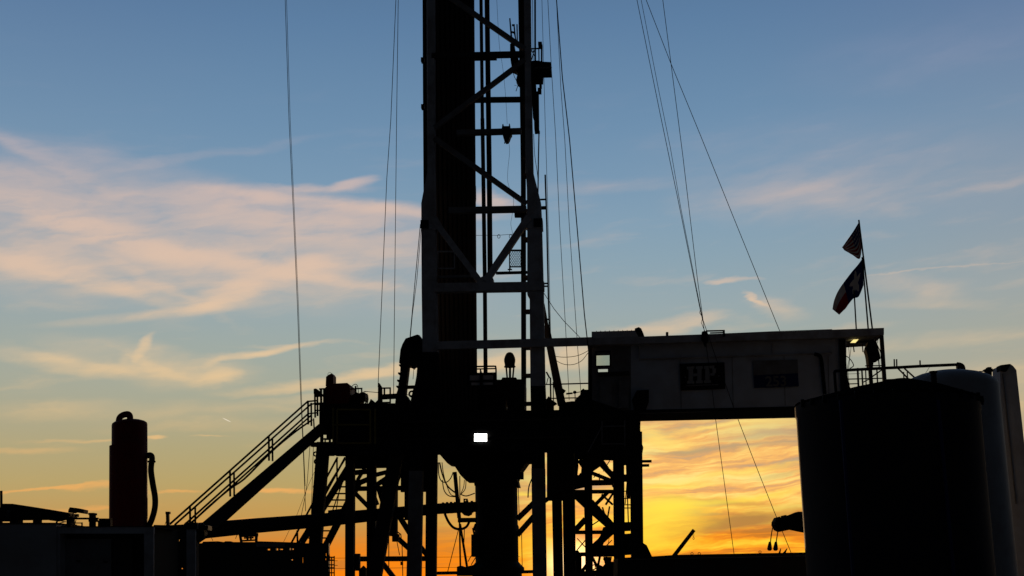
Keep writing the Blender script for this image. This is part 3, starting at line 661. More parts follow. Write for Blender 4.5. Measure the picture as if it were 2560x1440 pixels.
# right part of the floor: railing, handwheel, pump
rr = thing('floor_railing', 'thin railing between the mast strut and doghouse corner', 'railing', R.pt(1430, 1000, 1.0))
for a in ((1330, 962, 1376, 961, 2.6), (1376, 961, 1480, 958, 3), (1378, 996, 1444, 994.5, 2.6)): part(MB().bar(R, *a, off=1.0), 'rail', BLACK, rr)
for a in ((1376, 944, 1377.5, 1030, 4), (1383, 961, 1384, 1030, 2.5), (1477, 940, 1479, 1000, 4)): part(MB().bar(R, *a, off=1.0), 'post', BLACK, rr)
hwl = thing('handwheel_valve', 'small valve with bar handle and round knob beside the floor pump', 'valve', R.pt(1437, 1005, 0.8))
part(MB().bar(R, 1415.5, 984.5, 1431, 983, 4, off=0.8).bar(R, 1430, 983, 1452, 979.5, 1.8, off=0.8), 'handle', BLACK, hwl)
part(MB().lathe3(R.pt(1437, 984.5, 0.8), Vector((0, 0, 1)), [(0.02, 0), (0.06, 0.02), (0.075, 0.06), (0.06, 0.11), (0.02, 0.13)], 12).bar(R, 1437.5, 984, 1438, 1005, 2.2, off=0.8), 'knob', BLACK, hwl)
pm = solo(MB().prism(R, [(1432, 1030), (1436, 1010), (1440, 996), (1450, 987), (1452, 976), (1456, 973), (1458, 971), (1462, 974), (1480, 974), (1483, 1030)], 1.0, 0.5), 'floor_pump', BLACK, 'squat dark red-edged pump between the handwheel and doghouse', 'pump')
mb = MB()
for pts in ([(1364, 1000), (1372, 990), (1380, 1000), (1384, 1002), (1392, 1008), (1384, 1012), (1383, 1030), (1364, 1030)], [(1397, 1000), (1413, 1005), (1430, 1003), (1437, 1003), (1437, 1030), (1397, 1030)]): mb.prism(R, pts, 0.4, 1.3)
mb.bar(R, 1366, 930, 1374, 945, 4, off=0.9).bar(R, 1370, 945, 1366, 962, 2, off=0.9).bar(R, 1384, 955, 1392, 985, 6, off=0.9).bar(R, 1405, 975, 1412, 980, 8, off=0.8)
solo(mb, 'hose_bundle', BLACK, 'clutter of dark hoses and fittings round the mast strut foot', 'hoses')

# ------------------------------------------------------------------ doghouse
K = 0.027
dh = thing('doghouse', 'long white sheet-metal doghouse cantilevered right of the rig floor', 'cabin', R.pt(1800, 1030, 1.5))
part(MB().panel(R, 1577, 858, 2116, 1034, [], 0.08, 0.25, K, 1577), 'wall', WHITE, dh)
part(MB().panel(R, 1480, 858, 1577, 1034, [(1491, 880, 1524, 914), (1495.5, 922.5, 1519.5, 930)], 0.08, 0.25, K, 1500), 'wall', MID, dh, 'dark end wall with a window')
part(MB().panel(R, 1470, 850, 2110, 1050, [(1484, 872, 1528, 934)], 0.08, 2.9, K, 1500), 'wall', DARK, dh)
wn = MB().rect(R, 1491, 880, 1524, 914, 0.02, 0.28, K, 1500)
w_ = part(MB().panel(R, 1488.5, 877.5, 1526.5, 916.5, [(1491.2, 880.2, 1523.8, 913.8)], 0.04, 0.2, K, 1500), 'window_frame', DARK, dh)
part(wn, 'pane', GLASS, w_)
# floor and side walls
def slab(x0, y0, x1, y1, o0, o1, t):
    a, b = R.pt(x0, y0, o0), R.pt(x1, y1, o0); n = R.n * (o1 - o0); tz = Vector((0, 0, t))
    return MB().add([a, b, b + n, a + n, a + tz, b + tz, b + n + tz, a + n + tz], [(3, 2, 1, 0), (4, 5, 6, 7), (0, 1, 5, 4), (1, 2, 6, 5), (2, 3, 7, 6), (3, 0, 4, 7)])
part(slab(1478, 1035, 2140, 1020, 0.2, 3.1, 0.12), 'floor_frame', BLACK, dh)
a_, b_ = R.pt(2116, 846, 0.25), R.pt(2116, 1030, 0.25)
for xx, nm in ((2104, 'corner_post'),):
    part(MB().bar(R, 2105, 848, 2112, 1020, 14, 16, d=0.14, off=0.12), nm, BLACK, dh)
part(MB().prism(R, [(2098, 850), (2113, 850), (2118, 940), (2126, 972), (2132, 1000), (2128, 1012), (2112, 1014)], 2.4, 0.35), 'end_wall', DARK, dh)
part(MB().prism(R, [(1479, 862), (1484, 862), (1487, 1030), (1481, 1030)], 2.6, 0.3), 'end_wall', BLACK, dh)
# roof
rf = part(MB().prism(R, [(1479, 845.5), (1611, 841), (2210, 819.5), (2210, 836.5), (2080, 844.5), (1765, 853.5), (1479, 862.5)], 2.6, -0.15), 'roof', GREY, dh)
part(MB().prism(R, [(1479, 829), (1587, 826), (1596, 841.2), (1479, 845.2)], 1.2, -0.12), 'roof_box', CORR, rf)
part(MB().prism(R, [(1587, 821), (1597, 817.5), (1603, 821), (1608, 832), (1611, 840.6), (1590, 841.4)], 0.8, -0.1), 'vent_hood', BLACK, rf)
part(MB().rect(R, 1665, 830, 1671, 839, 0.2, 0.2), 'vent_stub', BLACK, rf)
for i in range(9): part(MB().rect(R, 1490 + i * 11, 827 - i * 0.28, 1491.6 + i * 11, 829.4 - i * 0.28, 0.05, 0.0), 'roof_bolt', DARK, rf)
part(MB().tube(R, [(1812, 834), (1950, 828), (2080, 823.5)], 1.4, 0.2), 'roof_cable', ROPE, rf)
rc = thing('roof_clamp', 'small dark clamp frame on the doghouse roof under the wire fan', 'clamp', R.pt(1780, 845, -0.4))
part(MB().prism(R, [(1755, 829), (1761, 827), (1768, 828), (1770, 851), (1764, 866), (1758, 852), (1754, 846)], 0.25, -0.45), 'block', BLACK, rc)
part(MB().bar(R, 1765, 827.5, 1812, 826.5, 3.4, off=-0.35).bar(R, 1809.5, 826, 1810, 841, 5, off=-0.35).bar(R, 1775, 832.5, 1808, 831.5, 3, off=-0.3), 'frame', BLACK, rc)
part(MB().rect(R, 1772, 835, 1790, 855, 0.05, -0.28), 'plate', GREY, rc)
# things fixed on the wall
part(MB().tube(R, [(1598, 862), (1598, 898), (1640, 897), (2040, 884), (2080, 882)], 4, 0.17), 'conduit', GREY, dh)
part(MB().bar(R, 1931, 860, 1932, 884, 3, d=0.05, off=0.2), 'conduit_strap', GREY, dh)
part(MB().tube(R, [(2036, 885), (2047, 888), (2053, 898), (2057, 935), (2062, 985)], 9, 0.1, sm=3), 'drain_hose', RUBBER, dh)
part(MB().bar(R, 1497, 936, 1573, 933, 9, d=0.15, off=0.2), 'ledge', DARK, dh)
part(MB().rect(R, 1500, 950, 1530, 1020, 0.1, 0.12).rect(R, 1548, 948, 1572, 1020, 0.1, 0.12), 'cabinet', MID, dh)
part(MB().prism(R, [(1592, 976), (1622, 974), (1622, 1004), (1612, 1030), (1588, 1034), (1580, 1000)], 0.2, 0.02), 'vent_duct', BLACK, dh)
for x in (1700, 1830, 1960, 2070): part(MB().bar(R, x, 890, x + 3, 1024 - K * (x - 1577), 1.2, d=0.02, off=0.235), 'wall_seam', MID, dh)
# signs
SK = 0.04
sk = lambda pts, xr: [(x, y - SK * (x - xr)) for x, y in pts]
s1 = thing('company_sign', 'black framed sign with white slab letters HP on the doghouse wall', 'sign', R.pt(1756, 976, 0.2))
part(MB().prism(R, sk([(1699, 907), (1811, 908), (1813.5, 974), (1702, 974)], 1755), 0.05, 0.16), 'board', SIGNB, s1)
part(MB().prism(R, sk([(1715, 961.5), (1796, 961.5), (1796, 964), (1715, 964)], 1755), 0.02, 0.15), 'rule', MID, s1)
def rects(lst, xr): 
    mb = MB()
    for x0, y0, x1, y1 in lst: mb.prism(R, sk([(x0, y0), (x1, y0), (x1, y1), (x0, y1)], xr), 0.03, 0.14)
    return mb
part(rects([(1717, 915, 1736, 922), (1721, 922, 1733, 951), (1718, 951, 1736, 958), (1733, 933, 1743, 940), (1739.5, 915, 1757, 922), (1743, 922, 1754, 951), (1739.5, 951, 1757, 958)], 1755), 'letter', SIGNW, s1)
part(rects([(1760, 915, 1786, 922), (1763, 922, 1774, 951), (1760, 951, 1778, 958), (1781, 922, 1790, 934), (1774, 934, 1787, 940)], 1755), 'letter', SIGNW, s1)
for x in (1713, 1797): part(rects([(x - 1.3, 940, x + 1.3, 943)], 1755), 'bolt', SIGNW, s1)
s2 = thing('rig_number_sign', 'pale sign with number 253 on a dark blue band on the doghouse wall', 'sign', R.pt(1940, 970, 0.2))
part(MB().prism(R, sk([(1882, 899), (1994, 901), (1995, 935), (1884, 936)], 1938), 0.05, 0.16), 'board', MID, s2)
part(MB().prism(R, sk([(1884, 936.3), (1995, 935.3), (1997, 968), (1886, 968)], 1938), 0.05, 0.16), 'band', SIGNU, s2)
text('253', 'number', R.px(36, 1940, 950), R.pt(1941, 965, 0.14), MID, s2, 0.01, 0.012)
# porch end
part(MB().prism(R, [(2200, 836), (2209, 836), (2219, 985), (2210, 985)], 0.16, 0.0), 'porch_post', DARK, dh)
part(MB().rect(R, 2113, 838, 2176, 856, 0.1, 1.0), 'porch_beam', BLACK, dh)
part(MB().bar(R, 2113, 866, 2112.5, 881, 2.4, off=1).bar(R, 2133, 862, 2135.5, 880, 2.4, off=1).bar(R, 2155.5, 860, 2157.5, 880, 2.4, off=1), 'hook', BLACK, dh)
pl_ = thing('porch_light', 'small lit yellow tube light under the doghouse roof end', 'light', R.pt(2137, 852, 0.6))
part(MB().prism(R, [(2126, 856.5), (2136, 846.5), (2149, 845.5), (2139, 856.5)], 0.05, 0.6), 'lens', TUBE, pl_)
part(MB().prism(R, [(2130, 848), (2134, 843), (2152, 842), (2149.2, 845.2), (2136, 846.1)], 0.1, 0.6), 'casing', DARK, pl_)
solo(MB().prism(R, [(2170, 855), (2176, 850), (2182, 848), (2190, 854), (2194, 865), (2200, 886), (2202, 896), (2196, 900), (2190, 902), (2184, 906), (2182, 922), (2173, 922), (2170, 894), (2168, 884), (2165, 875), (2167, 866)], 0.5, 0.3), 'hanging_coat', RUBBER, 'dark bundled coverall hanging from the porch roof beside its post', 'coverall')
mb = MB().tube(R, [(2188, 848), (2193, 862), (2203, 885), (2204, 902)], 2.4, 0.5, sm=3).tube(R, [(2196, 838), (2194, 858)], 1.5, 0.4).tube(R, [(2189, 840), (2191, 856)], 1.5, 0.4).tube(R, [(2196, 895), (2199, 925)], 3, 0.5)
solo(mb, 'porch_hose', RUBBER, 'thin hoses hanging between the coverall and the porch post', 'hose')
solo(MB().tube(R, [(2112, 889), (2120, 893), (2128, 901), (2134, 913), (2130, 918), (2124, 921)], 2.2, 0.8, sm=4).tube(R, [(2121, 862), (2124, 900), (2120, 930), (2124, 965)], 1.2, 0.9, sm=4).tube(R, [(2128, 864), (2125, 890), (2118, 925), (2122, 960), (2127, 972)], 1.2, 0.9, sm=4), 'porch_cable', RUBBER, 'kinked cable drooping beside the doghouse end wall', 'cable')
pr = thing('porch_railing', 'dark pipe railing of the porch at the doghouse end', 'railing', R.pt(2165, 975, 0.3))
for a in ((2113, 948, 2216, 945.5, 2.6), (2118, 960, 2148, 959, 2.4), (2116, 935, 2150, 934, 0.9)): part(MB().bar(R, *a, off=0.5), 'rail', BLACK, pr)
for a in ((2144, 920, 2147, 985, 4.4), (2154.5, 922, 2158, 985, 3.6), (2164, 922, 2166, 985, 2.6), (2175, 920, 2180, 985, 8.5), (2192, 922, 2195.5, 985, 3.2)): part(MB().bar(R, *a, off=0.45), 'post', BLACK, pr)
for a in ((2180, 942, 2204, 925, 3.2), (2157, 956, 2180, 944, 2.6), (2163, 914.5, 2206, 914, 2.4)): part(MB().bar(R, *a, off=0.4), 'brace', BLACK, pr)
wk = thing('vent_pipe_run', 'long dark vent pipe running from the porch out over the tank', 'pipe', R.pt(2300, 957, -6))
V = Plane(46, 0.07)
part(MB().tube(V, [(2108, 926), (2215, 920), (2240, 919), (2300, 915.5), (2394, 911.5), (2400, 911.5)], 7.6, 0), 'pipe', BLACK, wk)
part(MB().tube(V, [(2392, 914), (2402, 916), (2405, 924), (2406, 960), (2404, 985)], 18, 0, sm=3), 'elbow', BLACK, wk)
for x, y0 in ((2235.5, 898), (2241.5, 898), (2300, 901)): part(MB().bar(V, x, y0, x + 0.5, 916, 3, off=0), 'stub', BLACK, wk)
for a in ((2245, 921, 2274, 950, 3.4), (2261, 921, 2293, 950, 3.4), (2259, 930, 2260, 950, 2.6), (2268, 930, 2269, 946, 2.6)): part(MB().bar(V, *a, off=0.1), 'brace', BLACK, wk)
for a in ((2215, 949.5, 2268, 947, 2.8), (2215, 953.5, 2260, 952.5, 2), (2220, 963, 2262, 958, 3)): part(MB().bar(V, *a, off=0.1), 'rail', BLACK, wk)
for x in (2233, 2247): part(MB().bar(V, x, 948, x - 6, 962, 3, off=0.1), 'brace', BLACK, wk)
part(MB().tube(V, [(2324, 917), (2316, 930), (2313, 934)], 1.0, 0.1), 'wire', ROPE, wk)

# ------------------------------------------------------------------ flags
def pole(lab, x0, y0, x1, y1, w):
    mb = MB().tube(R, [(x0, y0), (x1, y1 + 6)], w, 0.4); return solo(mb, 'flag_pole', DARK, lab, 'flag pole', 'flag poles on the doghouse roof')
pole('tallest flag pole, carrying the striped flag on the doghouse roof', 2147, 550, 2181.5, 822, 4.2)
pole('middle flag pole, carrying the red, white and blue lower flag', 2155.5, 643, 2171, 822, 4.0)
pole('shortest flag pole, bare and ending behind the lower flag', 2135, 725, 2141, 822, 3.6)
def flag(top, bot, nu, nv, matf, mats, name, lab):
    tp, bt = spline(top, nu // (len(top) - 1)), spline(bot, nu // (len(bot) - 1))
    k = len(tp); mb = MB(); th = 0.006
    g = []
    for i in range(k):
        u = i / (k - 1)
        for j in range(nv + 1):
            v = j / nv
            x = tp[i][0] + (bt[i][0] - tp[i][0]) * v; y = tp[i][1] + (bt[i][1] - tp[i][1]) * v
            g.append(R.pt(x, y, 0.4 + u * (0.12 * math.sin(7 * u + 2.5 * v) + 0.10 * math.sin(11 * u - 4 * v)) + 0.35 * u))
    fs = []; mi = []
    for i in range(k - 1):
        for j in range(nv):
            a = i * (nv + 1) + j
            fs.append((a, a + 1, a + nv + 2, a + nv + 1)); mi.append(matf((i + .5) / (k - 1), (j + .5) / nv))
    mb.v = g; mb.f = fs; mb.mi = mi
    o = solo(mb, name, mats, lab, 'flag')
    md = o.modifiers.new('thickness', 'SOLIDIFY'); md.thickness = th
    return o
def us(u, v):
    if u < 0.42 and v < 7 / 13:
        iu, iv = int(u / 0.42 * 12), int(v / (7 / 13) * 7)
        return 1 if (iu + iv) % 2 == 0 and iu % 2 == 1 else 2
    return int(v * 13) % 2
flag([(2147, 556), (2132, 580), (2112, 609), (2105, 618)], [(2154, 620), (2149, 647), (2131, 637), (2111, 626)], 36, 26, us, [FRED, FWHT, FBLU], 'striped_flag', 'ragged red and white striped flag blowing left on the tallest pole')
import functools
def star(u, v):
    x, y = (u - 0.25) / 0.17, (v - 0.5) / 0.42
    r = math.hypot(x, y); a = math.atan2(x, -y)
    q = abs(((a / (2 * math.pi / 5)) + 0.5) % 1 - 0.5) * 2
    return r < 1.0 - 0.58 * q
def tx_(u, v):
    if u < 0.5: return 1 if star(u, v) else 2
    return 1 if v < 0.42 else 0
flag([(2155, 648), (2144, 663), (2130, 679), (2109, 707), (2094, 730), (2085, 752), (2081, 773)], [(2159, 713), (2147, 741), (2134, 746), (2122, 760), (2114, 771), (2106, 779), (2098, 787)], 48, 30, tx_, [FRED, FWHT, FBLU], 'lone_star_flag', 'lower flag with white star on blue and white over red fly')

# ------------------------------------------------------------------ substructure
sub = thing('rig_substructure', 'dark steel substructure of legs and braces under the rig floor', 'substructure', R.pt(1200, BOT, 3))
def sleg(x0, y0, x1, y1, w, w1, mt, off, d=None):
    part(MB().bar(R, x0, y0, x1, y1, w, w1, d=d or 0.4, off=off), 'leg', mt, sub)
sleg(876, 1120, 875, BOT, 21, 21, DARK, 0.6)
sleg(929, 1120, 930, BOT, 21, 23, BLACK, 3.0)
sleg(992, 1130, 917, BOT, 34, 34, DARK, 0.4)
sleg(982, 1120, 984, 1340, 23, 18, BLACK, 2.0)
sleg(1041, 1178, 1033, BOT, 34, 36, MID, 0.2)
sleg(1042, 1110, 1041, 1177.5, 32, 33, BLACK, 0.25)  # top of the same leg in black, shade below the floor painted in
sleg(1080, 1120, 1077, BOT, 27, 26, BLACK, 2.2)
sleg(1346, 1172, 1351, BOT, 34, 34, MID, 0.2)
sleg(1345, 1110, 1346, 1171.5, 33, 33, BLACK, 0.25)  # likewise the leg's shaded top, darkened by colour
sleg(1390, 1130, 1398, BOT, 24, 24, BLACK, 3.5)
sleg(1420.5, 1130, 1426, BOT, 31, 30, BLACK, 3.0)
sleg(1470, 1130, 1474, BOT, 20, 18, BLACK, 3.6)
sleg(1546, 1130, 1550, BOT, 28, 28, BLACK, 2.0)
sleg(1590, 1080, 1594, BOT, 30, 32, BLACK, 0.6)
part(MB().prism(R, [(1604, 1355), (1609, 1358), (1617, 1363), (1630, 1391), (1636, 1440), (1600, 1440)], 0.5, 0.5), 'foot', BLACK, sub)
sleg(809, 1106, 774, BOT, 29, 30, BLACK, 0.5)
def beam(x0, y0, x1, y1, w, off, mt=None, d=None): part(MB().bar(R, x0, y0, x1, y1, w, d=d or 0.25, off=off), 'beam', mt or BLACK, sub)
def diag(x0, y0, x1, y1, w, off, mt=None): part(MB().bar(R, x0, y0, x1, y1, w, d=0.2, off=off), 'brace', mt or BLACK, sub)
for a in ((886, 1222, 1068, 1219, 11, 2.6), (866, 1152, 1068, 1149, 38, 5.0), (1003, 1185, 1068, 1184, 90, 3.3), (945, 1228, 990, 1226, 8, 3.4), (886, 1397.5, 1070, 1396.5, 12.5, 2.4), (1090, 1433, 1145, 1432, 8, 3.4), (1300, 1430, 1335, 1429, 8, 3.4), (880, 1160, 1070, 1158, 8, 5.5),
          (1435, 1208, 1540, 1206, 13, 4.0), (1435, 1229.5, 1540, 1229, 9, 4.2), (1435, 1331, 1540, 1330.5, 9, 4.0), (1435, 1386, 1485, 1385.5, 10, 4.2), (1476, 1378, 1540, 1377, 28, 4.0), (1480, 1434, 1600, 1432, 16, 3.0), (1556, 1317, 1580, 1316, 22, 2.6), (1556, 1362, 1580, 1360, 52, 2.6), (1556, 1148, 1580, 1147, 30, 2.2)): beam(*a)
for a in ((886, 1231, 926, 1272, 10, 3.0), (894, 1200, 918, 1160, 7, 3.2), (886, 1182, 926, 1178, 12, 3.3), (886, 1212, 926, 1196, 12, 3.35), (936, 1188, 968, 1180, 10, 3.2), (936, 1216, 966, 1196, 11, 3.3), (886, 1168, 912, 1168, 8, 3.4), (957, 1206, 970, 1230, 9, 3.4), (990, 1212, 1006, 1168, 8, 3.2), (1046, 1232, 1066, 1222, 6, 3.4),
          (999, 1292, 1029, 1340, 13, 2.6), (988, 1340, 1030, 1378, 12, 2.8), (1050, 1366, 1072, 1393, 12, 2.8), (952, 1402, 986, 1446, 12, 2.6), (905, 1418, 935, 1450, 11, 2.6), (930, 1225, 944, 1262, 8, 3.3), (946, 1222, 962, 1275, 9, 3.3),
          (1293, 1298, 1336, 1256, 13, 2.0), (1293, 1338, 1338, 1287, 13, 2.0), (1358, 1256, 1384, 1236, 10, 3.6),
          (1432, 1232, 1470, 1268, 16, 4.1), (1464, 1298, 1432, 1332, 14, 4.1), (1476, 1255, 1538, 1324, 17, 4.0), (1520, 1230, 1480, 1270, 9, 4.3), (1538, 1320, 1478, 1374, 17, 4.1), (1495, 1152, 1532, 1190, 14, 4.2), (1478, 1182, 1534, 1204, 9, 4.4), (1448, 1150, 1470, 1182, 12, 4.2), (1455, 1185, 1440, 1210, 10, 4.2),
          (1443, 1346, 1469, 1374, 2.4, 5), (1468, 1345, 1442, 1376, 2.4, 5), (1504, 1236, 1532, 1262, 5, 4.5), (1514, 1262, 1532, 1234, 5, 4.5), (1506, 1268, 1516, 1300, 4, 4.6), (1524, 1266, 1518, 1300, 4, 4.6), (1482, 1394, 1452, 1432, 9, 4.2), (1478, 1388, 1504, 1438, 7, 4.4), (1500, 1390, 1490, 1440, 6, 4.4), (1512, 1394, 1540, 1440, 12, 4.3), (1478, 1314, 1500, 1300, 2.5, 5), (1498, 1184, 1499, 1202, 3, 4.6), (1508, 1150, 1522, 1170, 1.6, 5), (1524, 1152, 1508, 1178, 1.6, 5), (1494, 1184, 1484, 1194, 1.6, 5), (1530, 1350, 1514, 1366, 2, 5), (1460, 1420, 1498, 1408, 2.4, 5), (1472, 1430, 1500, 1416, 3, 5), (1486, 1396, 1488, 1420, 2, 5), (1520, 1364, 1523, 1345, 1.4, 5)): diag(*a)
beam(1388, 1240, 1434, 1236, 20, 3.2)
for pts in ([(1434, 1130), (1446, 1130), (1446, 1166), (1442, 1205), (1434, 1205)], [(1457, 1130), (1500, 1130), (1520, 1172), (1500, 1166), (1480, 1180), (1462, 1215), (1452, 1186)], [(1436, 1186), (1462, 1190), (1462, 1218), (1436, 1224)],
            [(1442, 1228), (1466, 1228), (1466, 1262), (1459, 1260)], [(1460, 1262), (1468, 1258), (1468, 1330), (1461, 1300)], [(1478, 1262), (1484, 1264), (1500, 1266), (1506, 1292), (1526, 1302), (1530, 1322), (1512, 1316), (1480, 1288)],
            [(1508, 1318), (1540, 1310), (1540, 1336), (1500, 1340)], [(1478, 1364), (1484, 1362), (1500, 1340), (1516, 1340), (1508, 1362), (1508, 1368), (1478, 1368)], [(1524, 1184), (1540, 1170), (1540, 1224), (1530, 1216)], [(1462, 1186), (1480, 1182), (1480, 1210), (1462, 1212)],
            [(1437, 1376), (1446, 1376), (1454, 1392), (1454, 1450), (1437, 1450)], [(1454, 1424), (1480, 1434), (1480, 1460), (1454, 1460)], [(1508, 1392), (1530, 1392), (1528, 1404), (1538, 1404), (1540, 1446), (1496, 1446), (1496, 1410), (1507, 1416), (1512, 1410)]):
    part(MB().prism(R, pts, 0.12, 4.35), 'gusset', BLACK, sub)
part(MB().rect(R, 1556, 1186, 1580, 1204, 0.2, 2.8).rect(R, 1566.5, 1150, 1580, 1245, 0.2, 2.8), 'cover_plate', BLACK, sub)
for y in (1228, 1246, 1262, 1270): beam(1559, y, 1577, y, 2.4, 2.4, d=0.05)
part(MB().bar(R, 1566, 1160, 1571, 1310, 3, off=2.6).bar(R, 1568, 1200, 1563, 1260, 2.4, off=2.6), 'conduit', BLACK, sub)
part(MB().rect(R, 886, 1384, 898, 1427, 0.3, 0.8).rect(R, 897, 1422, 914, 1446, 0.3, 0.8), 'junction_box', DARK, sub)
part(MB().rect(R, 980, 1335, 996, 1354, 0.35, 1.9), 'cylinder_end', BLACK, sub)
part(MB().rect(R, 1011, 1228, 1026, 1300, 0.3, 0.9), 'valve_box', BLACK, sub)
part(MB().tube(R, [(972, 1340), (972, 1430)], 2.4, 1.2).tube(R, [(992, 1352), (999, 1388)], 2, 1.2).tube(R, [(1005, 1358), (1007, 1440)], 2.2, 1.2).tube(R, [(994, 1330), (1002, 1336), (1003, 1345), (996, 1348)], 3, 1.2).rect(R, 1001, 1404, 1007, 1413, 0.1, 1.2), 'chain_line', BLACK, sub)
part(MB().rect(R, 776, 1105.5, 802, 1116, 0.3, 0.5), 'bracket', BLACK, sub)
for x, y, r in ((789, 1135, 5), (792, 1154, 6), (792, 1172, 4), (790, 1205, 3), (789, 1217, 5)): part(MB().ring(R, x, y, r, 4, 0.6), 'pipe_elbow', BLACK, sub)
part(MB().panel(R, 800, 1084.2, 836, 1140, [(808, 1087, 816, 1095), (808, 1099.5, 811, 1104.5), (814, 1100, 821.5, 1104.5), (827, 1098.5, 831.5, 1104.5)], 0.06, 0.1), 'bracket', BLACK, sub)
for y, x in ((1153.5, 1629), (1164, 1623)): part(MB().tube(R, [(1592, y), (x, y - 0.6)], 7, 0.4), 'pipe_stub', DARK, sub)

# blowout preventer in the middle
bc = R.pt(1243, 1440, 4.2)
u = R.px(1, 1243, 1440, 4.2)
bop = thing('blowout_preventer', 'massive black blowout preventer stack under the centre of rig floor', 'blowout preventer', Vector((bc.x, bc.y, 0)))
z = lambda y: R.pt(1243, y, 4.2).z
part(MB().lathe((bc.x, bc.y), [(62 * u, 0), (62 * u, z(1432)), (68 * u, z(1430)), (68 * u, z(1420)), (60 * u, z(1412)), (54 * u, z(1405)), (54 * u, z(1340)), (56 * u, z(1336)), (56 * u, z(1318)), (53.5 * u, z(1312)), (53.5 * u, z(1190))], 32), 'stack', BLACK, bop, sm=True)
part(MB().rect(R, 1178, 1336, 1196, 1391, 0.6, 3.2), 'ram_bonnet', BLACK, bop)
part(MB().prism(R, [(1142, 1440), (1142, 1417), (1150, 1414), (1160, 1418), (1188, 1411), (1200, 1400), (1210, 1440)], 1.0, 3.6), 'flange', BLACK, bop)
part(MB().rect(R, 1292, 1180, 1308, 1197, 0.4, 3.2), 'control_box', BLACK, bop)
part(MB().bar(R, 1170, 1404, 1180, 1386, 2, off=3.3).bar(R, 1178, 1412, 1190, 1392, 2, off=3.3).bar(R, 1182, 1320, 1186, 1340, 4, off=3.2).bar(R, 1190, 1310, 1184, 1326, 6, off=3.2), 'stay', BLACK, bop)
kl = thing('flow_line', 'long dark flow line pipe rising from the skid through the legs', 'pipe', R.pt(800, 1320, 1.6))
part(MB().tube3([R.pt(490, 1328, -4), R.pt(640, 1314, -2), R.pt(778, 1303, -0.4), R.pt(900, 1291, 1.4), R.pt(1093, 1272, 2.6), R.pt(1190, 1267, 3.4)], [0.31, 0.29, 0.275, 0.26, 0.225, 0.22], 16), 'pipe', BLACK, kl, sm=True)
for x, y, r in ((1108, 1270, 14), (1118, 1269.5, 14.5), (1128, 1269, 14.5), (1138, 1268.5, 14), (1168, 1267, 16.5), (1180, 1267, 15)): part(MB().lathe3(R.pt(x, y, 2.9), Vector((1, 0.1, 0.03)), [(R.px(r, x, y, 2.9), -0.05), (R.px(r, x, y, 2.9), 0.05)], 16), 'flange', BLACK, kl)
part(MB().panel(R, 1158.5, 1246.5, 1169, 1257, [(1162, 1249.5, 1165.5, 1252.5)], 0.1, 2.7), 'valve', BLACK, kl)
part(MB().prism(R, [(1152, 1280), (1180, 1280), (1178, 1286), (1170, 1290), (1160, 1288)], 0.3, 2.7), 'valve', BLACK, kl)
part(MB().prism(R, [(820, 1276), (866, 1270), (866, 1308), (830, 1312), (820, 1308)], 0.3, 0.6), 'support', BLACK, kl)
hs = [([(1096, 1156), (1097, 1186), (1104, 1203), (1117, 1205), (1127, 1195), (1133, 1180)], 2.2), ([(1099, 1156), (1106, 1186), (1117, 1212), (1129, 1225), (1141, 1233)], 3.2), ([(1106, 1200), (1110, 1225), (1121, 1239), (1138, 1242)], 2.2),
      ([(1105, 1156), (1108, 1180), (1114, 1205), (1126, 1235), (1138, 1240)], 1.8), ([(1151, 1235.5), (1166, 1240), (1187, 1233)], 2.4), ([(1165, 1200), (1163, 1222), (1152, 1236)], 1.8), ([(1161, 1200), (1159, 1218), (1152, 1234)], 1.6), ([(1112, 1284), (1121, 1304), (1134, 1319), (1151, 1323), (1166, 1317), (1174, 1303)], 5.5), ([(1330, 1196), (1322, 1218), (1320, 1244)], 2.6)]
labs = ['hose looped tightly under the floor left of the preventer', 'thick hose sagging from the floor to the hose post', 'hose swinging low under the tight loop', 'second thin hose sagging to the hose post', 'hose drooping between the post and preventer', 'hose curling down right of the hose post', 'thinnest hose beside the curled one', 'thick hose loop hanging below the flow line', 'short hose end dangling right of the preventer']
for (p, w), l in zip(hs, labs): solo(MB().tube(R, p, w * 1.2, 2.4, sm=5, seg=7), 'rubber_hose', RUBBER, l, 'hose', 'hoses hanging under the rig floor')
hpst = thing('hose_post', 'slanting post with braced legs holding hoses left of the preventer', 'post', R.pt(1150, 1440, 2.6))
part(MB().bar(R, 1137, 1180, 1148, 1295, 9, 9, off=2.5).bar(R, 1149.5, 1190, 1150, 1290, 2.2, off=2.5), 'upright', BLACK, hpst)
part(MB().bar(R, 1145, 1300.5, 1192, 1300, 11, off=2.6), 'arm', BLACK, hpst)
for a in ((1148.5, 1290, 1151, 1420, 4), (1150, 1310, 1168, 1420, 5.5), (1146, 1325, 1119, 1430, 1.8), (1161, 1320, 1160, 1356, 2), (1152, 1325, 1163, 1380, 2)): part(MB().bar(R, *a, off=2.6), 'leg', BLACK, hpst)
for l, p in (('thin rod running down the right side of the preventer', [(1295, 1197), (1298, 1290)]), ('thin rod standing by the preventer foot', [(1304, 1335), (1305.5, 1414)])):
    solo(MB().tube(R, p, 1.8, 3.0), 'control_rod', BLACK, l, 'rod')

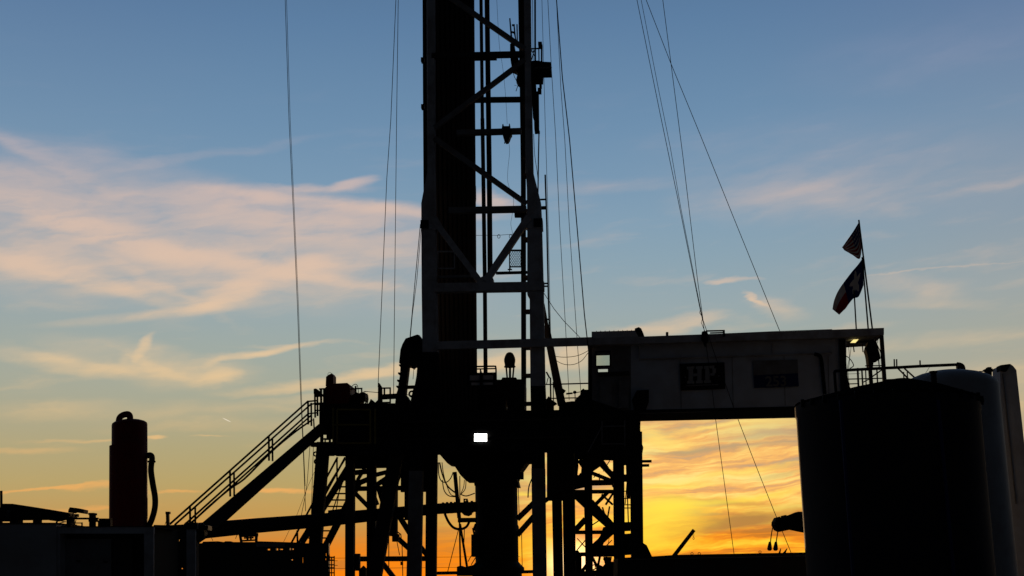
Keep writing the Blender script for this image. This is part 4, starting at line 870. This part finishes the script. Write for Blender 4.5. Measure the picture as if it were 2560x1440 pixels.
# ------------------------------------------------------------------ stairs
stairs = thing('main_stairs', 'long steel stairway with double handrails climbing to the rig floor', 'stairs', R.pt(500, 1320, -6))
def st_bar(nm, x0, y0, x1, y1, w, w1, o0, o1, d=None, mt=BLACK): part(MB().bar(R, x0, y0, x1, y1, w, w1, d=d, off=o0, off1=o1), nm, mt, stairs)
st_bar('stringer', 496, 1337, 806, 1068, 34, 24, -5.5, 0, 0.08, DARK)
st_bar('stringer', 508, 1334, 806, 1072, 31, 22, -4.4, 1.0, 0.08)
for i in range(22):
    t = i / 21
    a = R.pt(504 + 296 * t, 1330 - 256 * t, -5.4 + 5.4 * t); b = R.pt(514 + 290 * t, 1326 - 252 * t, -4.4 + 5.4 * t)
    part(MB().bar3(a, b, 0.22, 0.22, 0.04, 0.04, Vector((0, 0, 1))), 'tread', BLACK, stairs)
for i, (x, y) in enumerate(((475, 1265), (575, 1178), (672, 1091), (770, 1003))):
    t = (x - 475) / 300
    st_bar('post', x, y, x + 0.5, y + 66 - 8 * t if i else y + 60, 4.2, 4.2, -5.6 + 5.5 * t, -5.6 + 5.5 * t)
for i, (x, y) in enumerate(((488, 1268), (585, 1182), (681, 1095), (778, 1007))):
    t = (x - 475) / 300
    st_bar('post', x, y, x + 0.5, y + 58, 3.8, 3.8, -4.6 + 5.5 * t, -4.6 + 5.5 * t)
st_bar('handrail', 425, 1310, 770, 1003, 4.2, 3.6, -6.5, -0.1)
st_bar('handrail', 437, 1312, 778, 1010, 4.0, 3.4, -5.6, 0.9)
st_bar('handrail', 770, 1003.5, 792, 1001.5, 3.6, 3.6, -0.1, 0)
st_bar('handrail', 777, 1011, 792, 1008, 3.4, 3.4, 0.9, 0.9)
st_bar('midrail', 461, 1312, 772, 1033, 4.0, 3.4, -6.2, -0.1)
st_bar('midrail', 470, 1314, 778, 1038, 4.0, 3.2, -5.2, 0.9)
part(MB().tube(R, [(468, 1318), (520, 1268), (575, 1222), (610, 1198), (655, 1153), (690, 1119), (740, 1078), (780, 1050)], 5.5, -4.6, 0.9, sm=3), 'hand_rope', RUBBER, stairs)
st_bar('midrail', 772, 1034, 792, 1032, 3, 3, -0.1, 0)
st_bar('post', 784, 1046, 786, 1085, 3, 3, 0.2, 0.2)
# steep ladder stair behind
ls = thing('ladder_stair', 'steep open ladder stair behind the slanted left leg', 'stairs', R.pt(785, 1380, 3.5))
part(MB().bar(R, 886, 1145, 742, 1375, 17, d=0.06, off=3.6), 'stringer', BLACK, ls)
part(MB().bar(R, 900, 1200, 806, 1382, 18, d=0.06, off=4.4), 'stringer', BLACK, ls)
for y in (1200, 1217, 1234, 1250, 1266, 1327, 1345): part(MB().bar(R, 872 - (y - 1168) * 0.62, y, 888 - (y - 1200) * 0.5, y, 3.2, d=0.25, off=4.0), 'tread', BLACK, ls)
part(MB().bar(R, 862, 1190, 826, 1292, 2.4, off=4.0).bar(R, 850, 1215, 838, 1292, 2, off=4.0), 'tie_rod', BLACK, ls)
for a in ((844, 1143, 726, 1362, 4.2), (863, 1143, 746, 1362, 4.2), (862, 1148, 815, 1224, 4)): part(MB().bar(R, *a, off=3.6), 'handrail', BLACK, ls)
for a in ((842.5, 1146, 842.5, 1204, 3.6), (743, 1326, 744, 1362, 4)): part(MB().bar(R, *a, off=3.6), 'post', BLACK, ls)

# ------------------------------------------------------------------ skid with pumps, bottom left
Q = Plane(44, 0.0)
sk_ = thing('mud_pump_skid', 'long dark pump skid with ragged gaps along its top under the flow line', 'skid', Q.pt(655, 1575, 1))
part(MB().panel(Q, 489, 1358, 822, 1570, [(667, 1372, 675, 1375.5), (690, 1371, 695, 1375.5), (699, 1372, 707, 1374.5), (724, 1370, 727, 1375), (730, 1371, 734, 1374.5), (754.5, 1394, 757.5, 1407), (728, 1398, 732, 1401), (812, 1370, 815, 1374), (813, 1381, 816, 1390), (812, 1395, 815, 1400), (813, 1417, 815, 1422)], 0.2, 0.0), 'housing', DARK, sk_)
part(MB().prism(Q, [(505, 1358), (508, 1354), (545, 1353), (560, 1355), (563, 1353), (575, 1353), (580, 1355), (640, 1355), (642, 1353), (680, 1354), (740, 1356), (748, 1354), (760, 1358)], 0.3, 0.0), 'cover', DARK, sk_)
part(MB().rect(Q, 640, 1357, 712, 1367, 0.05, -0.06), 'plate', MID, sk_)
part(MB().rect(Q, 816, 1359, 822.5, 1440, 0.2, 0.3), 'post', BLACK, sk_)
for a in ((600, 1336, 604, 1358, 6), (640, 1334, 641, 1358, 6), (600, 1339, 645, 1337, 8), (610, 1345, 634, 1344, 4), (604, 1352, 642, 1350, 4), (618, 1338, 619, 1349, 5), (628, 1338, 627, 1350, 4)): part(MB().bar(Q, *a, off=0.2), 'pipe_bracket', BLACK, sk_)
part(MB().tube(Q, [(589, 1347), (592, 1339), (598, 1335), (603, 1342)], 1.6, 0.1, sm=3).tube(Q, [(641, 1332), (644, 1340), (643, 1352)], 1.4, 0.1, sm=3).tube(Q, [(527, 1340), (532, 1352)], 1.2, 0.1), 'hose', RUBBER, sk_)
lt = thing('caged_ladder', 'short caged ladder at the right end of the pump skid', 'ladder', Q.pt(830, 1570, 0.3))
for x, y0 in ((824, 1390), (829, 1392), (835.5, 1390)): part(MB().bar(Q, x, y0, x, 1570, 2.6, off=0.3), 'rail', BLACK, lt)
for i, y in enumerate((1393, 1400.5, 1412, 1420, 1432, 1444)): part(MB().bar(Q, 823, y, 837, y, 4 if i % 2 else 3, off=0.3), 'rung', BLACK, lt)
part(MB().bar(Q, 836, 1402, 844, 1402, 1.2, off=0.3).bar(Q, 836, 1413.5, 844, 1413.5, 1.2, off=0.3), 'peg', BLACK, lt)
UL = Plane(240, 0.0)
for y, l in ((1395, 'upper far power line on the orange horizon'), (1421, 'lower far power line on the orange horizon')):
    solo(MB().tube(UL, [(640, y + 3), (866, y), (1300, y - 4)], 0.9, 0), 'power_line', ROPE, l, 'power line', 'far power lines')

# ------------------------------------------------------------------ containers and separator, left
C1 = Plane(28, 0.0)
GB = 1450 + 1.7 / 28 * F
ct = thing('steel_container', 'plain pale steel container filling the bottom left corner', 'container', C1.pt(60, GB, 1))
part(MB().rect(C1, -140, 1310, 141, GB, 2.2, 0.0), 'body', TANKG, ct)
part(MB().rect(C1, -140, 1306.5, 142, 1309.7, 2.2, -0.03), 'roof_edge', DARK, ct)
sh = thing('doghouse_shed', 'pale steel shed with recessed doors beneath the red vessel', 'shed', C1.pt(262, GB, 1))
part(MB().rect(C1, 141.5, 1317, 384, 1334, 0.08, 0.05), 'header', GREY, sh)
part(MB().rect(C1, 141.5, 1334.2, 150, GB, 0.4, 0.06), 'post', GREY, sh)
part(MB().rect(C1, 360, 1334.2, 384, GB, 0.05, 0.06), 'post', GREY, sh)
part(MB().rect(C1, 362, 1318, 384, GB, 2.1, 0.58), 'side_wall', BLACK, sh)
part(MB().rect(C1, 150, 1334.2, 360, GB, 0.1, 0.45), 'wall', BLACK, sh)
part(MB().rect(C1, 160, 1347, 278, GB, 0.05, 0.38), 'door', MID, sh)
part(MB().rect(C1, 282, 1347, 330, GB, 0.05, 0.38), 'door', DARK, sh)
part(MB().prism(C1, [(141.5, 1315.5), (384, 1315), (384, 1316.8), (141.5, 1316.8)], 2.2, 0.02), 'roof', BLACK, sh)
for x, y in ((190, 1402), (258, 1404)): part(MB().rect(C1, x, y - 1.5, x + 10, y + 1.5, 0.04, 0.34), 'handle', BLACK, sh)
D1 = Plane(31, 0.0)
cw = thing('cross_walkway', 'dark pipe rack with a pale support post between shed and stairs', 'rack', D1.pt(440, 1625, 0.2))
part(MB().panel(D1, 384, 1313, 492, 1570, [(389, 1346, 391, 1348), (392, 1349, 396, 1359), (403, 1346, 410, 1354), (411, 1349, 415, 1352), (443, 1348, 449, 1353), (449, 1420, 457, 1422.5)], 0.2, 0.4), 'panel', DARK, cw)
part(MB().prism(D1, [(384, 1312), (420, 1313), (460, 1311), (468, 1306), (492, 1308), (520, 1314), (520, 1325), (384, 1326)], 0.4, 0.3), 'beam', DARK, cw)
part(MB().rect(D1, 466, 1322.5, 489, 1610, 0.05, -0.05), 'post', GREY, cw)
part(MB().rect(D1, 462, 1306, 492, 1322, 0.2, -0.1), 'post_cap', DARK, cw)
part(MB().prism(D1, [(489, 1312), (506, 1318), (512, 1332), (508, 1345), (489, 1358)], 0.3, 0.4), 'gusset', BLACK, cw)
part(MB().bar(D1, 419, 1281, 420, 1315, 7.5, off=0.3).rect(D1, 413.5, 1279, 424, 1285, 0.1, 0.25).tube(D1, [(417, 1298), (412, 1313)], 1.4, 0.3), 'valve_stem', BLACK, cw)

SP = Plane(36, 0.0)
vs = SP.pt(324, 1200); uu = SP.px(1, 324, 1200)
vz = lambda y: SP.pt(324, y).z
gs = thing('gas_separator', 'tall dark red cylindrical separator vessel with a loop handle on top', 'vessel', Vector((vs.x, vs.y, 0)))
v0 = SP.pt(324, 1608); vax = SP.pt(324, 1050) - v0; vh = lambda y: (SP.pt(324, y) - v0).length
part(MB().lathe3(v0, vax, [(43.5 * uu, 0), (43.5 * uu, vh(1062)), (42.5 * uu, vh(1058)), (37 * uu, vh(1054)), (26 * uu, vh(1050.5)), (12 * uu, vh(1048)), (0.5 * uu, vh(1047.5))], 40), 'shell', RED, gs, sm=True)
part(MB().lathe3(v0 + Vector((-6.5 * uu, 0.05, 0)), vax, [(44 * uu, 0), (44 * uu, vh(1113)), (42 * uu, vh(1112))], 40), 'jacket', RED, gs, sm=True)
part(MB().tube(SP, [(297, 1066), (297, 1052), (300, 1043), (308, 1037.5), (317, 1035.5), (322, 1037), (325, 1043), (325, 1062)], 16, -0.15, sm=4).rect(SP, 290, 1051, 331, 1066, 0.3, -0.3), 'loop_handle', RED, gs, sm=True)
part(MB().tube(SP, [(362, 1140), (368, 1139), (375, 1138), (379, 1141), (380, 1148), (379, 1158)], 15, 0, sm=3).lathe3(SP.pt(379, 1154), Vector((0, 0, 1)), [(10 * uu, -2 * uu), (10 * uu, 2 * uu)], 14), 'elbow', DARK, gs, sm=True)
part(MB().tube(SP, [(379, 1155), (377.5, 1177), (382, 1210), (387.5, 1243), (387, 1270), (380, 1297), (370, 1320)], 15, 0, sm=5), 'hose', RUBBER, gs, sm=True)

# slatted awning and pipework on the container
aw = thing('slatted_awning', 'dark stepped awning of overlapping slats on the container roof', 'awning', C1.pt(85, 1308, 1.0))
xs = [4, 31, 46.5, 62, 77, 92, 107, 121, 135, 149, 163, 173]
sl_ = MB()
for i in range(len(xs) - 1):
    y0 = 1259 + max(0, i) * 2.35
    sl_.prism(C1, [(xs[i], y0), (xs[i + 1] + 0.5, y0 + 0.3), (xs[i + 1] + 0.5, y0 + 10), (xs[i], y0 + 14)], 0.5, 0.6 + i * 0.02)
part(sl_, 'slat_roof', BLACK, aw)
part(MB().prism(C1, [(-60, 1268), (6, 1268), (60, 1274), (172, 1290), (172, 1292), (124, 1301), (118, 1297), (-60, 1299)], 0.6, 0.55), 'valance', BLACK, aw)
for x0, x1 in ((24, 45), (82, 93), (166, 176)): part(MB().rect(C1, x0, 1286, x1, 1316, 0.3, 0.7), 'leg', BLACK, aw)
part(MB().rect(C1, -20, 1275, 18, 1303, 0.2, 0.3).rect(C1, -20, 1303, -4, 1310, 0.2, 0.3), 'side_box', DARK, aw)
solo(MB().bar(C1, 3, 1227, 3.5, 1312, 5, off=0.9), 'vent_post', DARK, 'thin upright post at the extreme left edge of the awning', 'post')
fd = thing('area_floodlight', 'tilted dark floodlight head at the low end of awning', 'floodlight', C1.pt(185, 1300, 0.8))
part(MB().prism(C1, [(171, 1274), (174.5, 1268), (192, 1270), (209.7, 1274), (208.5, 1284), (196, 1282), (184, 1279), (178, 1282), (170, 1281)], 0.3, 0.7), 'head', BLACK, fd)
part(MB().rect(C1, 187, 1285, 194, 1292, 0.1, 0.8).bar(C1, 184, 1280, 180, 1296, 2.4, off=0.8), 'bracket', BLACK, fd)
rp = thing('roof_pipework', 'low run of pipes with a capped valve on the shed roof', 'pipework', C1.pt(210, 1316, 0.9))
part(MB().tube(C1, [(140, 1316), (142, 1305), (148, 1298.5), (160, 1296.5), (246, 1296.5)], 5, 0.9, sm=4), 'pipe', BLACK, rp)
part(MB().rect(C1, 222.5, 1284, 233, 1316, 0.2, 0.85).rect(C1, 220.5, 1282, 234, 1287, 0.25, 0.82).rect(C1, 221, 1298, 236, 1304, 0.25, 0.82), 'valve', BLACK, rp)
part(MB().tube(C1, [(246, 1316), (246, 1304), (242, 1300), (236, 1299)], 3.5, 0.95, sm=3).bar(C1, 238, 1302, 237, 1315, 1.8, off=0.95), 'pipe', BLACK, rp)
part(MB().rect(C1, 247, 1296, 276, 1316, 0.15, 0.8), 'block', BLACK, rp)
for a in ((150, 1302, 165, 1305, 2), (148, 1308, 165, 1304, 2), (176, 1307.5, 206, 1307.5, 2.4), (205, 1306, 205, 1315, 3), (182, 1300, 179, 1312, 1.6), (190, 1300, 187, 1312, 1.6), (176, 1312.5, 192, 1313, 3)): part(MB().bar(C1, *a, off=0.95), 'brace', BLACK, rp)

# ------------------------------------------------------------------ tanks, right
T1 = Plane(30, 0.0)
tcn = T1.pt(2222, 1100, 0); tu = T1.px(1, 2222, 1100)
tz_ = lambda y: T1.pt(2222, y).z
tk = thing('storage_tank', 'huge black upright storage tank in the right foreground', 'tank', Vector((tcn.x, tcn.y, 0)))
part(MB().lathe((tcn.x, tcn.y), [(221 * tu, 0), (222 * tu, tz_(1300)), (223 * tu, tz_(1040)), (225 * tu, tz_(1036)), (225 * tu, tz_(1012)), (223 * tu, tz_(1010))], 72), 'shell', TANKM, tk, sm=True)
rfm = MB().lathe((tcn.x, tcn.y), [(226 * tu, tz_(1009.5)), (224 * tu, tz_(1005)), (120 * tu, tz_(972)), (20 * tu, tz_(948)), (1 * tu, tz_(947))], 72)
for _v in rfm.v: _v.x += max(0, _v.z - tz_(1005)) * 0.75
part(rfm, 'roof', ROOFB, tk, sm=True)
for x, y0, y1, off in ((1999, 1046, 1060, -0.05), (2450, 1020, 1037, -0.05)): part(MB().rect(T1, x - 4, y0, x + 3.5, y1, 0.06, off), 'lug', SIGNW, tk)
for x in (2101, 2345): part(MB().tube(T1, [(x, 1000), (x + (x - 1084) / 14000 * 440, 1440), (x + (x - 1084) / 14000 * 620, 1625)], 9, -2.15), 'riser', SIGNU, tk)
for k in range(-7, 8):
    an = math.radians(k * 11.0); rr0 = 227 * tu; cx, cy, cz = tcn.x + rr0 * math.sin(an), tcn.y - rr0 * math.cos(an), tz_(1011)
    part(MB().bar3(Vector((cx, cy, cz - 0.1)), Vector((cx, cy, cz + 0.05 + 0.03 * (k % 2))), 0.09, 0.07, 0.06, 0.06), 'rim_clip', BLACK, tk)
part(MB().lathe3(T1.pt(2335, 952, 0.8), Vector((0, 0, 1)), [(8 * tu, -8 * tu), (8 * tu, 20 * tu), (10.5 * tu, 21 * tu), (10.5 * tu, 25 * tu), (0.5 * tu, 26 * tu)], 18), 'vent', DARK, tk)
rs_ = thing('riser_pipe', 'dark riser pipe with a sideways elbow standing before the doghouse end', 'pipe', T1.pt(2090, 1000, 0.5))
part(MB().tube(T1, [(2116, 926), (2092, 927), (2087, 930), (2087, 940), (2092, 1005)], 7.5, 0.2, sm=2), 'pipe', BLACK, rs_)
T2 = Plane(40, 0.0)
c2 = T2.pt(2388, 1100); t2u = T2.px(1, 2388, 1100); t2z = lambda y: T2.pt(2388, y).z
tb = thing('domed_tank', 'pale grey domed tank rising behind the black storage tank', 'tank', Vector((c2.x, c2.y, 0)))
part(MB().lathe((c2.x, c2.y), [(116 * t2u, 0), (116 * t2u, t2z(968)), (112 * t2u, t2z(957)), (98 * t2u, t2z(945)), (75 * t2u, t2z(936)), (45 * t2u, t2z(929)), (15 * t2u, t2z(926)), (0.5 * t2u, t2z(925.5))], 56), 'shell', TANKG, tb, sm=True)
part(MB().tube(T2, [(2440, 931), (2448, 928.5), (2466, 928.5), (2476, 930)], 2.4, 0.0), 'vent_line', DARK, tb)
part(MB().rect(T2, 2466, 921, 2482, 929, 0.2, -0.1).rect(T2, 2462, 923, 2485, 926, 0.2, -0.08).rect(T2, 2470, 917.5, 2479, 921, 0.2, -0.1).rect(T2, 2468, 929, 2480, 945, 0.2, -0.1), 'valve', BLACK, tb)
T3 = Plane(42.5, 0.0)
sx = thing('frac_silo', 'tall pale silo with a chamfered top at the far right edge', 'silo', T3.pt(2530, 1590, 1))
part(MB().prism(T3, [(2500, 915), (2526, 910), (2533, 915), (2541, 925), (2573, 1220), (2612, 1580), (2530, 1590), (2506, 1220)], 0.7, 0.0), 'body', WHITE, sx)
part(MB().bar(T3, 2506, 935, 2540, 1260, 2, d=0.05, off=-0.03), 'seam', MID, sx)
part(MB().prism(T3, [(2502, 912.5), (2525, 909.5), (2525, 914), (2517, 928), (2503, 926)], 0.4, -0.15), 'hatch', BLACK, sx)

# ------------------------------------------------------------------ long trailer and crane, bottom right
L1 = Plane(46, 0.0)
tl = thing('flatbed_trailer', 'long low dark trailer behind the big tank', 'trailer', L1.pt(1800, 1565, 1))
part(MB().prism(L1, [(1544, 1396), (1560, 1394), (1630, 1391), (1690, 1387), (2060, 1380), (2060, 1500), (1544, 1506)], 2.0, 0.0), 'body', DARK, tl)
part(MB().bar(L1, 1560, 1399, 2050, 1389, 2, d=0.06, off=-0.05), 'side_rail', MID, tl)
for x, y in ((1730, 1383), (1900, 1379), (1748, 1383)): part(MB().ring(L1, x, y + 1, 3, 1.6, 0.3), 'tie_ring', BLACK, tl)
for a in ((1948, 1385, 1952, 1371, 5, 1.5), (1960, 1384, 1968, 1371, 6, 1.5)): part(MB().bar(L1, *a, off=0.3), 'stake', BLACK, tl)
for i in range(5):
    x = 1580 + i * 100; c = L1.pt(x, 1530, 0.3)
    part(MB().lathe3(Vector((c.x, c.y, 0.5)), Vector((0, 1, 0)), [(0.3, -0.14), (0.48, -0.12), (0.5, -0.06), (0.5, 0.06), (0.48, 0.12), (0.3, 0.14)], 24), 'wheel', RUBBER, tl)
gp = thing('gin_pole', 'short slanting pole with a dangling chain on the trailer', 'pole', L1.pt(1688, 1388, 0.6))
part(MB().bar(L1, 1684, 1391, 1735, 1325, 9.5, 8.5, off=0.6), 'pole', DARK, gp)
part(MB().ring(L1, 1733.5, 1338, 1.4, 1, 0.5, 4).ring(L1, 1734, 1346, 1.8, 1.2, 0.5, 3), 'chain', BLACK, gp)
K1 = Plane(38, 0.0)
cr = thing('crane_boom', 'blunt crane boom tip poking out from behind the black tank', 'crane', K1.pt(2000, 1310, 0.3))
part(MB().prism(K1, [(2060, 1272), (2007, 1279), (1995.6, 1279), (1981, 1285), (1967, 1290), (1966, 1287), (1960, 1288), (1960, 1292), (1951, 1294), (1950, 1291), (1943, 1293), (1937, 1304), (1936.5, 1312), (1943, 1324), (1953, 1329), (1981, 1323), (2010, 1329), (2060, 1336)], 0.5, 0.0), 'boom', BLACK, cr)
part(MB().bar(K1, 2056, 1320, 2064, 1460, 40, 46, d=0.5, off=0.3).bar(K1, 2063, 1440, 2075, 1590, 46, 50, d=0.9, off=0.3), 'mast', BLACK, cr)
for p, hx, hy in (([(1939, 1300), (1932, 1318), (1928, 1340), (1926, 1358)], 1924.5, 1358), ([(1945, 1326), (1942, 1345), (1940, 1358)], 1939.5, 1358)):
    hk = thing('crane_hook', 'hook block hanging on its line from the crane boom, %s' % ('the outer one' if hx < 1930 else 'the one nearer the boom'), 'hook', K1.pt(hx, hy + 18, 0.2), 'crane hooks')
    part(MB().tube(K1, p, 2.6, 0.2, sm=3), 'line', ROPE, hk)
    part(MB().prism(K1, [(hx - 0.5, hy - 4), (hx + 3, hy - 4), (hx + 5, hy + 8), (hx + 5.5, hy + 16), (hx + 2, hy + 19), (hx - 3, hy + 18), (hx - 5, hy + 14), (hx - 3, hy + 5)], 0.12, 0.14), 'block', BLACK, hk)
